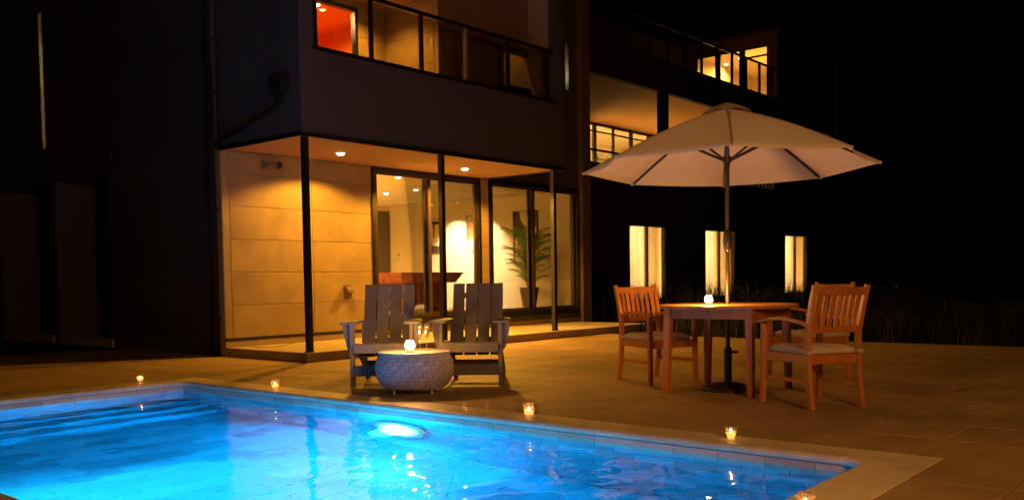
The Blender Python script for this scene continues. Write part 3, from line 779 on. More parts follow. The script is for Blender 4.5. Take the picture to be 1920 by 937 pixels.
# slabs and balcony, second floor
wallbox(15.56,YW,3.74,WX1,18.0,3.95,'wing_dark','slab')
wallbox(15.56,YW,6.262,WX1,YW+.16,7.16,'wing_dark','slab_fascia')
wallbox(15.56,YW+.16,6.262,34.5,18.2,6.5,'wing_soffit','slab')
wallbox(22.7,YW+.01,3.951,23.12,YW+.15,6.26,'black_metal','balcony_post')
rb=part(MB().box(15.6,YW+.02,4.28,WX1,YW+.07,4.33).box(15.6,YW+.02,3.952,WX1,YW+.07,3.99),'railing','black_metal')
x=24.0; 
while x<WX1-.05:
    MB().box(x-.05,YW+.03,3.991,x+.05,YW+.06,4.279).build('baluster','column_brown',rb,VO); x+=.26
wallbox(15.56,17.9,3.95,24.7,18.0,6.26,'wing_dark'); wallbox(33.0,17.9,3.95,34.5,18.0,6.26,'wing_dark')
for (a_,b_) in ((24.75,25.62),(25.62,27.9),(27.9,30.2),(30.2,33.0)):
    window(a_,3.96,b_,6.25,17.82,mull=((a_+b_)/2,) if b_-a_>1 else (a_+.35,),fw=.07,transom=5.98,name='terrace_door')
# room behind the second floor windows
wallbox(24.0,21.5,3.9,34.0,21.6,6.6,'wall_cream','interior_wall'); wallbox(24.0,17.95,3.85,34.0,21.5,3.949,'floor_light','interior_floor')
wallbox(24.0,17.95,6.50,34.0,21.5,6.58,'ceiling_cream','interior_ceiling')
wallbox(34.0,17.95,3.9,34.1,21.6,6.6,'wall_cream','interior_wall'); wallbox(24.0,18.05,3.9,24.1,21.5,6.5,'wall_cream','interior_wall')
for xx in (25.5,28,31): point(H(xx,18.9,4.7),400,(1,.64,.17),.5)
# lounge chair back seen over the balcony edge
wc=hthing('wicker_chair','curved wicker chair back standing on the wing balcony before the lit windows','chair',24.2,16.4,3.95)
wo_=(24.2,16.4,3.95); b=MB(); n=16
for k in range(n+1):
    t=math.pi*(0.05+0.9*k/n); b.tube([(24.2+.38*math.cos(t),16.4+.30*math.sin(t),4.25),(24.2+.42*math.cos(t),16.4+.34*math.sin(t),4.80)],.012,6)
b.build('backrest','curtain_tan',wc,wo_)
b=MB(); b.tube([(24.2+.42*math.cos(math.pi*(.05+.9*k/n)),16.4+.34*math.sin(math.pi*(.05+.9*k/n)),4.81) for k in range(n+1)],.018,8); b.build('top_rail','curtain_tan',wc,wo_)
MB().lathe([(.36,.28),(.38,.30),(.38,.36),(.33,.40)],20,wo_).build('seat','cushion',wc,wo_)
for sx,sy in ((-.25,-.25),(.25,-.25),(.25,.25),(-.25,.25)): MB().tube([(24.2+sx,16.4+sy,3.951),(24.2+sx,16.4+sy,4.235)],.018,8).build('leg','curtain_tan',wc,wo_)

# third floor: terrace rail, back wall, lit corner room
wallbox(15.56,16.9,6.5,WX1,17.05,9.4,'wing_dark')
rt=part(MB().box(15.56,YW+.04,8.15,WX1,YW+.10,8.21),'railing','pipe_black')
px=[17.9,19.05,20.2,21.21,22.19,23.2,24.2,25.19,26.16,27.21,28.22,29.23,30.2]
for x in px: MB().box(x-.05,YW+.045,7.161,x+.05,YW+.095,8.149).build('baluster','pipe_black',rt,VO)
for x0,x1 in zip(px[:-1],px[1:]): MB().box(x0+.055,YW+.066,7.19,x1-.055,YW+.074,8.13).build('pane','rail_pane',rt,VO)
X3=WX1
wallbox(X3,YW,6.5,X3+.16,13.83,9.5,'column_brown'); wallbox(X3,16.67,6.5,X3+.16,16.9,9.5,'column_brown'); wallbox(X3,13.83,9.10,X3+.16,16.67,9.5,'column_brown')
wallbox(X3-.1,YW-.1,9.5,36.2,17.3,9.62,'wing_dark','roof')
wallbox(X3+.16,YW,6.5,36,YW+.16,9.5,'wing_dark'); wallbox(36,YW,6.5,36.1,17.0,9.5,'wall_cream','interior_wall')
wallbox(X3+.16,17.0,6.5,36,17.1,9.5,'wall_cream','interior_wall'); wallbox(X3+.17,YW+.17,9.32,36,17.0,9.40,'ceiling_cream','interior_ceiling'); wallbox(X3+.17,YW+.16,6.5,36,17,6.58,'floor_light','interior_floor')
p=MB(); xa,xb=X3+.03,X3+.10
for y0,y1 in ((13.83,13.90),(14.72,14.94),(15.68,15.87),(16.60,16.67)): p.box(xa,y0,6.6,xb,y1,9.10)
p.box(xa,13.90,9.03,xb,14.72,9.10).box(xa,14.94,9.03,xb,15.68,9.10).box(xa,15.87,9.03,xb,16.60,9.10)
p.box(xa,13.90,8.72,xb,14.72,8.78)
w3=part(p,'corner_window','black_metal')
for y0,y1 in ((13.90,14.72),(14.94,15.68),(15.87,16.60)): MB().box(X3+.06,y0,6.6,X3+.068,y1,9.03).build('pane','pane',w3,VO)
for i,(x,y) in enumerate(((33.08,16.75),(32.6,15.9),(32.3,14.6))):
    downlight(x,y,9.32,['round lamp in the top floor corner room, leftmost of three','round lamp in the top floor corner room, middle of three','round lamp in the top floor corner room, rightmost of three'][i],1100,ROOMC,170,'room_glow',r=.09,group='lamps of the top floor corner room')

# garden dark planting behind the paving edge
def blades(name, region, n, h0, h1, m, label, seed, lean=.75):
    rnd=random.Random(seed); b=MB(); x0,y0,x1,y1=region
    tufts=[(rnd.uniform(x0,x1),rnd.uniform(y0,y1),rnd.uniform(.6,1.15)) for _ in range(max(4,n//26))]
    for _ in range(n):
        tx,ty,ts=tufts[rnd.randrange(len(tufts))]
        x=tx+rnd.gauss(0,.10); y=ty+rnd.gauss(0,.10); h=rnd.uniform(h0,h1)*ts; a_=rnd.uniform(0,6.283); ln=h*lean*rnd.random()
        w=rnd.uniform(.004,.009); dx,dy=math.cos(a_),math.sin(a_)
        p0=(x-dy*w,y+dx*w,-.05); p1=(x+dy*w,y-dx*w,-.05); mz=h*.6
        m0=(x+dx*ln*.35-dy*w*.8,y+dy*ln*.35+dx*w*.8,mz); m1=(x+dx*ln*.35+dy*w*.8,y+dy*ln*.35-dx*w*.8,mz); tp=(x+dx*ln,y+dy*ln,h)
        b.add([p0,p1,m1,m0,tp],[(0,1,2,3),(3,2,4)])
    o=b.mesh(name,m); ob=bpy.data.objects.new(name,o); COL.objects.link(ob); ob.rotation_euler=(0,0,YAW); ob['kind']='stuff'; ob['label']=label; return ob
blades('meadow_grass',(13.75,5.2,17.5,9.0),5200,.15,.55,'grass_blade','green grass tufts behind the dining table',3)
blades('meadow_grass',(15.8,8.0,24,13.3),5200,.3,.95,'grass_blade','tall grass against the dark wing wall',4)
blades('meadow_grass',(24,9.0,34,13.3),2600,.3,.85,'grass_blade','tall grass under the far windows',5)
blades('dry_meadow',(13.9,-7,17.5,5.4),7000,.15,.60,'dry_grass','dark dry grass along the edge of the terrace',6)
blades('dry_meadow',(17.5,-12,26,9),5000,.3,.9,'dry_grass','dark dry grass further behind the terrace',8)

# ================================================================== WALL FITTINGS
# security camera
sc_=hthing('security_camera','small dark security camera on the beige siding under the porch soffit','security camera',7.74,YR,2.67)
so=(7.74,YR,2.67)
MB().box(7.62,YR-.03,2.61,7.66,YR-.001,2.73).build('mount','grey_metal',sc_,so,bevel=.004)
b=MB(); b.tube([(7.66,YR-.06,2.67),(7.80,YR-.10,2.67)],.042,14); b.build('body','grey_metal',sc_,so,smooth=False)
b=MB(); b.tube([(7.64,YR-.03,2.67),(7.70,YR-.075,2.67)],.016,8); b.build('arm','grey_metal',sc_,so)
b=MB(); b.lathe([(.0,-.052),(.03,-.045),(.05,-.02),(.053,.0),(.05,.02),(.03,.045),(0,.052)],16,(7.84,YR-.115,2.67),caps=False); b.build('lens','black_metal',sc_,so,smooth=True)
# vent hood
vh=hthing('vent_hood','small brown vent hood low on the beige siding beside the glass door','vent',9.12,YR,.84)
vo=(9.12,YR,.84); b=MB(); b.prism([(YR-.0005,.76),(YR-.0005,.93),(YR-.05,.925),(YR-.10,.88),(YR-.11,.83),(YR-.05,.83),(YR-.04,.76)],9.06,9.18,'x'); b.build('hood','column_brown',vh,vo,bevel=.004)
MB().box(9.05,YR-.006,.74,9.19,YR-.0003,.95).build('flange','column_brown',vh,vo)
# down pipe at the corner of the flank wall
dp=hthing('drainpipe','black vertical drainpipe at the corner between dark wall and porch','pipe',XW-.05,11.17,0)
do=(XW-.05,11.17,0); MB().tube([(XW-.06,11.17,.0),(XW-.06,11.17,9.0)],.045,12).build('pipe','pipe_black',dp,do,smooth=True)
for z in (.5,2.0,3.6,4.3): MB().box(XW-.11,11.12,z,XW+.011,11.22,z+.03).build('clamp','pipe_black',dp,do)
c_=hthing('slanted_drainpipe','dark pipe slanting up the flank wall from the drainpipe to a square hopper','pipe',XW-.04,11.0,2.95)
co=(XW-.04,11.0,2.95)
MB().tube([(XW-.05,11.08,2.89),(XW-.05,9.68,3.20),(XW-.05,9.60,3.25),(XW-.05,9.57,3.36)],.032,10).build('pipe','pipe_black',c_,co,smooth=True)
MB().box(XW-.12,9.46,3.36,XW-.001,9.68,3.58).build('hopper','black_metal',c_,co,bevel=.008)
MB().box(XW-.13,9.45,3.581,XW-.001,9.69,3.60).build('hopper_rim','black_metal',c_,co)
fl=hthing('flank_lamp','small unlit box lamp on the dark flank wall above the recessed bay','wall lamp',XW,14.1,3.0)
MB().box(XW-.06,14.05,2.92,XW-.0005,14.15,3.12).build('housing','black_metal',fl,(XW,14.1,3.0),bevel=.01)
# cable lying on the porch
cb=hthing('cable','thin pale cable looping from the porch post across the platform','cable',7.3,10.2,.12)
b=MB(); pts=[]
for k in range(21):
    t=k/20; pts.append((7.14-.02*t+.14*t*t,9.42+1.5*t,.125+.20*(1-t)**3)); 
b.tube(pts,.005,6); b.build('cord','plate_white',cb,(7.3,10.2,.12),smooth=True)
# switches
s1=hthing('light_switch','pale square switch plate on the cream wall behind the billiard table','switch',IX,16.57,1.58)
MB().box(IX-.012,16.53,1.50,IX-.0005,16.62,1.60).build('plate','plate_white',s1,(IX,16.57,1.58))
s1=hthing('wall_remote','tall pale remote holder beside the switch on the cream wall','remote control',IX,16.42,1.6)
MB().box(IX-.022,16.38,1.50,IX-.0005,16.46,1.70).build('holder','plate_white',s1,(IX,16.42,1.6),bevel=.004)
MB().box(IX-.026,16.40,1.62,IX-.0225,16.44,1.67).build('screen','dark_door',s1,(IX,16.42,1.6))
s1=hthing('wall_socket','pale wall socket low on the cream wall right of the palm','socket',IX,11.66,.56)
MB().box(IX-.012,11.60,.50,IX-.0005,11.72,.62).build('plate','plate_white',s1,(IX,11.66,.56))
# framed pictures on the room wall x=IX
def picture(y0,y1,z0,z1,label,shapes):
    t=hthing('picture',label,'picture',IX,(y0+y1)/2,z0); o_=(IX,(y0+y1)/2,z0)
    f=.018; b=MB(); xa,xb=IX-.035,IX-.001
    b.box(xa,y0,z0,xb,y0+f,z1).box(xa,y1-f,z0,xb,y1,z1).box(xa,y0+f,z0,xb,y1-f,z0+f).box(xa,y0+f,z1-f,xb,y1-f,z1); b.build('frame','dark_bronze',t,o_)
    MB().box(IX-.02,y0+f,z0+f,IX-.002,y1-f,z1-f).build('canvas','canvas',t,o_)
    w=y1-y0-2*f; h=z1-z0-2*f; 
    for i,(m,poly) in enumerate(shapes):
        b=MB(); n=len(poly); xx=IX-.0205-.0006*(i+1)
        # u runs from the left edge as seen from the terrace (high y) to the right
        b.add([(xx,y1-f-u*w,z0+f+v*h) for u,v in poly],[tuple(range(n))]); b.build('print_shape',m,t,o_)
picture(14.93,15.48,1.64,2.44,'tall pale abstract picture with dark wedge and line seen through the first door post',
  [('print_dark',[(0,0),(1,0),(1,.16),(.45,.22),(0,.34)]),('print_dark',[(.40,.95),(.95,.95),(.90,.86),(.62,.84),(.55,.45),(.48,.44),(.50,.80)]),('print_orange',[(0,.5),(.12,.5),(.12,.85),(0,.85)])])
def arc(cx,cy,r,a0,a1,n=14,ry=None): return [(cx+r*math.cos(a0+(a1-a0)*k/n),cy+(ry or r)*math.sin(a0+(a1-a0)*k/n)) for k in range(n+1)]
picture(13.55,14.13,1.65,2.45,'white picture with an orange half disc in the brightest part of the wall',
  [('print_orange',arc(0,.55,.42,-math.pi/2,math.pi/2,16,.26))])
picture(12.06,12.74,1.35,2.47,'brown and cream abstract picture hanging behind the palm',
  [('print_dark',[(0,.50),(1,.42),(1,1),(0,1)]),('print_pale',[(.25,1),(.52,1),(.55,.86),(.70,.76),(.92,.70),(.98,.60),(.80,.46),(.68,.47),(.74,.58),(.66,.66),(.42,.74),(.28,.86)]),('print_orange',[(.0,.0),(.06,.0),(.06,.5),(.0,.5)])])
# palm in a pot
PXm,PYm=14.62,11.86
pm=hthing('potted_palm','tall green palm in a dark tapered pot behind the right sliding door','plant',PXm,PYm,FZ); po=(PXm,PYm,FZ)
MB().lathe([(.125,.0),(.13,.0),(.205,.46),(.20,.47),(.185,.46),(.18,.42),(0,.42)],28,po).build('pot','pot',pm,po,smooth=False)
rp=random.Random(21)
for k in range(44):
    a_=k*2.399+.3; el=rp.uniform(.35,1.1); L=rp.uniform(.42,.72); base=Vector((PXm+.03*math.cos(a_),PYm+.03*math.sin(a_),FZ+.42))
    st_h=rp.uniform(.30,1.02) if k>5 else rp.uniform(.1,.25); 
    pts=[base]; d=Vector((math.cos(a_)*.10,math.sin(a_)*.10,1)); p_=base.copy()
    p_=base+Vector((math.cos(a_)*.06,math.sin(a_)*.06,st_h)); pts.append(p_)
    ns=16; ang=1.25
    for s_ in range(ns):
        ang-= (1.25+.9-el)/ns
        p_=p_+Vector((math.cos(a_)*math.cos(ang),math.sin(a_)*math.cos(ang),math.sin(ang)))*(L/ns); pts.append(p_.copy())
    b=MB(); b.cur=1; b.tube(pts,[.007]*2+[.006-.0003*i for i in range(ns)],5); b.cur=0
    for s_ in range(2,len(pts)):
        t=(s_-2)/(ns-1); ll=(.05+.15*math.sin(math.pi*min(1,t*.95+.15))); dd=(pts[s_]-pts[s_-1]).normalized(); side=Vector((-math.sin(a_),math.cos(a_),0))
        for sg in (-1,1):
            for h_ in (0,.33,.66):
                q0=pts[s_-1].lerp(pts[s_],h_); tip=q0+side*sg*ll*.75+dd*ll*.65+Vector((0,0,-.30*ll)); w=dd*.0030
                mm=q0.lerp(tip,.45)+Vector((0,0,.012))
                b.add([q0-w,mm-w*1.3,tip,mm+w*1.3,q0+w],[(0,1,2,3,4)])
    b.build('frond',['palm_leaf','palm_stem'],pm,po)
# billiard table
bt=hthing('billiard_table','mahogany billiard table behind the first sliding door','billiard table',12.9,14.2,FZ); bo=(12.9,14.2,FZ)
x0,x1,y0,y1=12.08,13.82,13.0,15.5; zt=1.165
b=MB(); b.hexa([(x0+.10,y0+.10,.955),(x1-.10,y0+.10,.955),(x1-.10,y1-.10,.955),(x0+.10,y1-.10,.955)],[(x0,y0,zt-.035),(x1,y0,zt-.035),(x1,y1,zt-.035),(x0,y1,zt-.035)]); b.build('cabinet','mahogany',bt,bo,bevel=.01)
b=MB(); b.box(x0-.02,y0-.02,zt-.034,x1+.02,y0+.14,zt).box(x0-.02,y1-.14,zt-.034,x1+.02,y1+.02,zt).box(x0-.02,y0+.14,zt-.034,x0+.14,y1-.14,zt).box(x1-.14,y0+.14,zt-.034,x1+.02,y1-.14,zt); b.build('rail','mahogany',bt,bo,bevel=.006)
MB().box(x0+.14,y0+.14,zt-.034,x1-.14,y1-.14,zt-.02).build('cloth','felt',bt,bo)
for yy in (13.35,14.85):
    b=MB(); b.prism([(12.42,FZ+.001),(12.56,FZ+.001),(12.60,.46),(12.75,.52),(13.15,.52),(13.30,.46),(13.34,FZ+.001),(13.48,FZ+.001),(13.50,.60),(13.55,.955),(12.35,.955),(12.40,.60)],yy-.12,yy+.12,'y'); b.build('pedestal','mahogany',bt,bo,bevel=.008)
MB().box(12.8,13.48,.55,13.1,14.72,.70).build('stretcher','mahogany',bt,bo)

# ================================================================== FURNITURE ON THE TERRACE
def adirondack(label,x,y,rz):
    t=thing('adirondack_chair',label,'chair',(x,y,0),rz,'grey adirondack chairs by the pool')
    m='grey_board'
    for s in (-1,1):
        MB().box(s*.285-.019,-.045,0,s*.285+.019,.045,.595).build('leg',m,t,bevel=.004)           # front leg
        # arm, seen from above a wide board
        b=MB(); b.prism([(s*.225,-.13),(s*.375,-.13),(s*.385,-.08),(s*.37,.18),(s*.335,.52),(s*.275,.56),(s*.235,.50)] if s>0 else [(s*.235,.50),(s*.275,.56),(s*.335,.52),(s*.37,.18),(s*.385,-.08),(s*.375,-.13),(s*.225,-.13)],.596,.620,'z'); b.build('armrest',m,t,bevel=.004)
        # bracket under the arm, outside of the leg
        b=MB(); b.prism([(s*.3055,.594),(s*.372,.594),(s*.365,.50),(s*.335,.37),(s*.318,.345),(s*.3055,.345)],-.014,.014,'y'); b.build('arm_bracket',m,t,bevel=.003)
        # stringer: from the front seat height to the ground at the back
        b=MB(); b.prism([(-.045,.315),(-.045,.395),(.02,.398),(.50,.265),(.74,.095),(.74,.0),(.62,.0),(.44,.135),(.30,.215),(.10,.30)],s*.247-.013,s*.247+.013,'x'); b.build('stringer',m,t,bevel=.003)
        MB().bar((s*.262,.505,.38),(s*.262,.545,.595),.022,.05,up=(0,1,0)).build('arm_support',m,t)
    MB().box(-.2655,-.072,.318,.2655,-.047,.405).build('front_apron',m,t,bevel=.004)
    MB().box(-.2655,-.040,.10,.2655,-.015,.20).build('front_stretcher',m,t,bevel=.004)
    for k in range(5):
        yy=-.035+k*.092; z=.412-.0-(k*.092)*.27+(0.0 if k else -.004); a_=-math.atan(.27)
        b=MB(); b.bar((-.2655,yy+.04,z-.014),(.2655,yy+.04,z-.014),.078,.018,up=(0,math.sin(-a_),1)); b.build('seat_slat',m,t,bevel=.002)
    # back: four slats leaning back
    p0=Vector((0,.425,.255)); p1=Vector((0,.66,.965)); dn=(p1-p0).normalized()
    for k in range(4):
        xx=-.196+k*.1307
        b=MB(); b.bar((xx,p0.y,p0.z),(xx,p1.y,p1.z),.116,.018,up=(0,-dn.z,dn.y)); b.build('back_slat',m,t,bevel=.003)
    for f in (.22,.47,.84):
        q=p0.lerp(p1,f)+Vector((0,.026,-.008)); w=.53 if f<.5 else .50
        MB().bar((-w/2,q.y,q.z),(w/2,q.y,q.z),.022,.055,up=(0,.3,1)).build('back_batten',m,t,bevel=.002)
    for s in (-1,1):
        for z in (.34,.385,.12,.18):
            q=MB(); q.tube([(s*.285,-.0452,z),(s*.285,-.0485,z)],.0055,8); q.build('screw','chrome',t)
    b=MB(); b.bar((-.26,.50,.17),(.26,.50,.17),.022,.07); b.build('rear_stretcher',m,t)
    return t
adirondack('grey slatted garden chair left of the basket table, its right arm behind the candle',-1.245,8.66,R(0))
adirondack('grey slatted garden chair right of the basket table, turned slightly towards it',-.395,8.62,R(-5))

# woven basket table
BX,BY=-.885,8.16
bk=thing('basket_table','round pale woven basket table with a lid between the garden chairs','table',(BX,BY,0))
def brad(z):      # bulging side
    t=min(1,max(0,(z-.045)/.30)); return .278+.034*t+.060*math.sin(math.pi*t)**.75
prof=[(brad(.05+.01*i)-.012,.05+.01*i) for i in range(30)]
MB().lathe([(.10,.045)]+prof+[(.25,.345)],40).build('core','resin_core',bk,smooth=True)
MB().lathe([(0,.352),(.322,.352),(.327,.356),(.327,.366),(.322,.370),(0,.370)],48).build('lid','basket_top',bk)
MB().lathe([(.305,.336),(.318,.338),(.322,.345),(.315,.3515),(.29,.3515)],48,caps=False).build('rim','resin_weave',bk,smooth=True)
NROW=8; NS=22; zh=.285/NROW
for r_ in range(NROW):
    z0=.052+r_*zh; z1=z0+zh*.99
    b=MB(); da=2*math.pi/NS*.965; NU=6; NV=3; vs=[]
    for v in range(NV+1):
        for u in range(NU+1):
            a_=(u/NU-.5)*da; zz=z0+(z1-z0)*v/NV
            puff=.012*abs(math.sin(math.pi*u/NU))**.5+.006*math.sin(math.pi*v/NV)-.012
            rr_=brad(zz)-.004+puff; vs.append((rr_*math.cos(a_),rr_*math.sin(a_),zz))
    fs=[(v*(NU+1)+u,v*(NU+1)+u+1,(v+1)*(NU+1)+u+1,(v+1)*(NU+1)+u) for v in range(NV) for u in range(NU)]
    b.add(vs,fs); me=b.mesh('strand','resin_weave',smooth=True)
    for k in range(NS):
        inst('strand',me,bk,(0,0,0),(0,0,2*math.pi*(k+r_*.37)/NS))
for k in range(4):
    a_=math.pi/4+k*math.pi/2; MB().lathe([(.012,0),(.014,.05)],10,(.235*math.cos(a_),.235*math.sin(a_),0)).build('foot','resin_weave',bk)

# candles
def candle(kind,label,p,energy,scale=1.0,z=0.0):
    t=thing('candle',label,'candle',(p[0],p[1],z),random.uniform(0,6),'candle lights on the terrace'); s=scale
    if kind=='jar':
        prof=[(0,.002),(.026,.002),(.031,.008),(.034,.02),(.036,.055),(.034,.066),(.037,.070),(.044,.073),(.044,.080),(.037,.083),(.037,.096),(.034,.096),(.033,.07),(.031,.055),(.029,.012),(0,.010)]
    elif kind=='tumbler':
        prof=[(0,.0),(.030,.0),(.034,.004),(.040,.090),(.037,.090),(.031,.012),(0,.010)]
    elif kind=='cup':
        prof=[(0,.0),(.017,.0),(.020,.004),(.029,.045),(.031,.066),(.029,.066),(.027,.045),(.018,.008),(0,.007)]
    else:   # globe
        prof=[(0,.0),(.016,.0),(.028,.012),(.035,.032),(.033,.052),(.024,.066),(.022,.066),(.031,.052),(.033,.032),(.026,.014),(0,.006)]
    MB().lathe([(r*s,h*s) for r,h in prof],24,caps=False).build('holder','cup_frost',t,smooth=True)
    if kind=='cup':
        MB().lathe([(0,.008*s),(.016*s,.008*s),(.0235*s,.034*s),(.0,.035*s)],20,caps=False).build('wax','wax_glow',t,smooth=True); fz=.035
    elif kind=='jar':
        MB().lathe([(0,.012*s),(.0275*s,.013*s),(.029*s,.036*s),(0,.036*s)],20,caps=False).build('wax','wax_glow',t,smooth=True); fz=.036
    elif kind=='tumbler':
        MB().lathe([(0,.012*s),(.022*s,.013*s),(.022*s,.03*s),(0,.030*s)],20,caps=False).build('wax','wax_glow',t,smooth=True); fz=.031
    else:
        MB().lathe([(0,.010*s),(.022*s,.014*s),(.028*s,.028*s),(0,.028*s)],20,caps=False).build('wax','wax_glow',t,smooth=True); fz=.029
    MB().tube([(0,0,fz*s-.002),(0,0,fz*s+.005)],.001,5).build('wick','print_dark',t)
    k={'jar':1.5,'tumbler':1.5,'cup':1.1,'globe':1.5}[kind]
    MB().lathe([(0,fz*s+.002),(.0055*k,fz*s+.007),(.0065*k,fz*s+.012),(.0035*k,fz*s+.021),(0,fz*s+.029)],12,caps=False).build('flame','flame',t,smooth=True)
    point(Vector((p[0],p[1],z+fz*s+.02)),energy,(1,.42,.09),.004,'candle_light')
    return t
candle('globe','small round glowing candle on the coping at the far pool corner',(-3.86,9.36),3.2,1.0)
candle('tumbler','candle in a clear glass tumbler on the coping beside the post shadow',(-2.26,8.58),2.4,1.05)
candle('jar','candle in a rimmed glass jar on the coping right of the garden chairs',(.115,6.60),3.4,1.12)
candle('cup','candle in a tapered cup on the coping in front of the parasol',(1.335,5.53),3.6,1.18)
candle('jar','candle in a glass jar on the coping corner, cut by the bottom picture edge',(1.22,3.77),2.4,0.95)
def lantern(label,p,z,s,energy,grp='glass ball lanterns on the tables'):
    t=thing('candle_lantern',label,'candle',(p[0],p[1],z),0,'candle lights on the terrace')
    MB().lathe([(0,0),(.026*s,0),(.028*s,.006*s),(.022*s,.010*s),(0,.010*s)],24,caps=False).build('foot','cup_glass',t,smooth=True)
    prof=[(.016*s,.0105*s),(.034*s,.020*s),(.046*s,.045*s),(.048*s,.062*s),(.040*s,.092*s),(.028*s,.108*s),(.026*s,.106*s)]
    MB().lathe(prof,28,caps=False).build('globe','frosted_glass',t,smooth=True)
    MB().lathe([(0,.013*s),(.020*s,.014*s),(.030*s,.030*s),(0,.034*s)],20,caps=False).build('wax','wax_glow',t,smooth=True)
    MB().lathe([(0,.030*s),(.024*s,.040*s),(.032*s,.060*s),(.026*s,.082*s),(.010*s,.100*s),(0,.108*s)],20,caps=False).build('flame','flame_glow',t,smooth=True)  # flame body swollen to stand for the glow filling the globe
    point(Vector((p[0],p[1],z+.11*s+.02)),energy,(1,.45,.11),.03,'candle_light')
lantern('blazing round glass candle on the woven basket table beside two champagne glasses',(-.905,7.99),.3705,1.0,30)
lantern('blazing round glass candle on the teak dining table left of the parasol pole',(1.70,7.83),.7555,.76,52)

# champagne flutes
def flute(label,x,y,z):
    t=thing('champagne_flute',label,'glass',(x,y,z),0,'champagne flutes on the basket table')
    MB().lathe([(0,0),(.030,.0005),(.030,.003),(.006,.008),(.004,.014),(.0038,.085),(.008,.10),(.020,.125),(.026,.16),(.0265,.20),(.023,.245),(.0215,.245),(.0248,.20),(.0245,.16),(.0185,.127),(.004,.105),(0,.103)],20,caps=False).build('bowl','flute_glass',t,smooth=True)
    MB().lathe([(0,.108),(.0165,.127),(.0225,.158),(.0228,.180),(0,.180)],18,caps=False).build('drink','drink',t,smooth=True)
flute('champagne glass on the basket table, nearer the candle',-.838,8.22,.3705)
flute('champagne glass on the basket table, farther from the candle',-.775,8.20,.3705)

# dining table
TX,TY=1.90,7.98; TROT=R(-39.0)
dt=thing('dining_table','round teak dining table with a candle, pierced by the parasol pole','table',(TX,TY,0),TROT)
n=64; ri=.028; vs=[]
# top as planks: outline disc cut in boards
nb=9; RT=.598
for k in range(nb):
    a0=-RT+2*RT*k/nb+.0015; a1=-RT+2*RT*(k+1)/nb-.0015; pts=[]
    m_=14
    up=[(a0+(a1-a0)*i/m_) for i in range(m_+1)]
    top=[(x_,math.sqrt(max(0,RT*RT-x_*x_))) for x_ in up]; bot=[(x_,-y_) for x_,y_ in reversed(top)]
    poly=[p for p in top+bot]
    out=[poly[0]]
    for p in poly[1:]:
        if (Vector(p)-Vector(out[-1])).length>.002: out.append(p)
    if (Vector(out[0])-Vector(out[-1])).length<.002: out.pop()
    if k==nb//2:   # hole for the pole: two halves
        for sg in (1,-1):
            half=[p for p in out if p[1]*sg>0]; half.sort(key=lambda p:p[0]*sg)
            hp=[(ri*math.cos(t_)*-sg,ri*math.sin(t_)*sg) for t_ in [math.pi*i/8 for i in range(9)]]
            hp=[(x_*1.0,y_) for x_,y_ in hp]
            loop=half+[(a1*sg if 1 else 0,0.0012*sg)]+[(-x_,y_) for x_,y_ in hp]+[(a0*sg,0.0012*sg)]
            loop=half+[((a1 if sg>0 else a0),.0012*sg)]+[(ri*sg*math.cos(t_),max(.0012,ri*math.sin(t_))*sg) for t_ in [math.pi*i/8 for i in range(9)]]+[((a0 if sg>0 else a1),.0012*sg)]
            MB().prism(loop,.730,.755,'z').build('top_board','teak_top',dt)
    else:
        MB().prism(out,.730,.755,'z').build('top_board','teak_top',dt)
hw=.375
for sx in (-1,1):
    for sy in (-1,1):
        x_,y_=sx*hw,sy*hw; xf,yf=sx*(hw+.02),sy*(hw+.02); a_=.033; c_=.026
        MB().hexa([(xf-c_,yf-c_,0),(xf+c_,yf-c_,0),(xf+c_,yf+c_,0),(xf-c_,yf+c_,0)],[(x_-a_,y_-a_,.729),(x_+a_,y_-a_,.729),(x_+a_,y_+a_,.729),(x_-a_,y_+a_,.729)]).build('leg','teak',dt,bevel=.004)
for s in (-1,1):
    MB().box(-hw+.034,s*(hw+.01)-.011,.642,hw-.034,s*(hw+.01)+.011,.7285).build('apron','teak',dt,bevel=.002)
    MB().box(s*(hw+.01)-.011,-hw+.034,.642,s*(hw+.01)+.011,hw-.034,.7285).build('apron','teak',dt,bevel=.002)

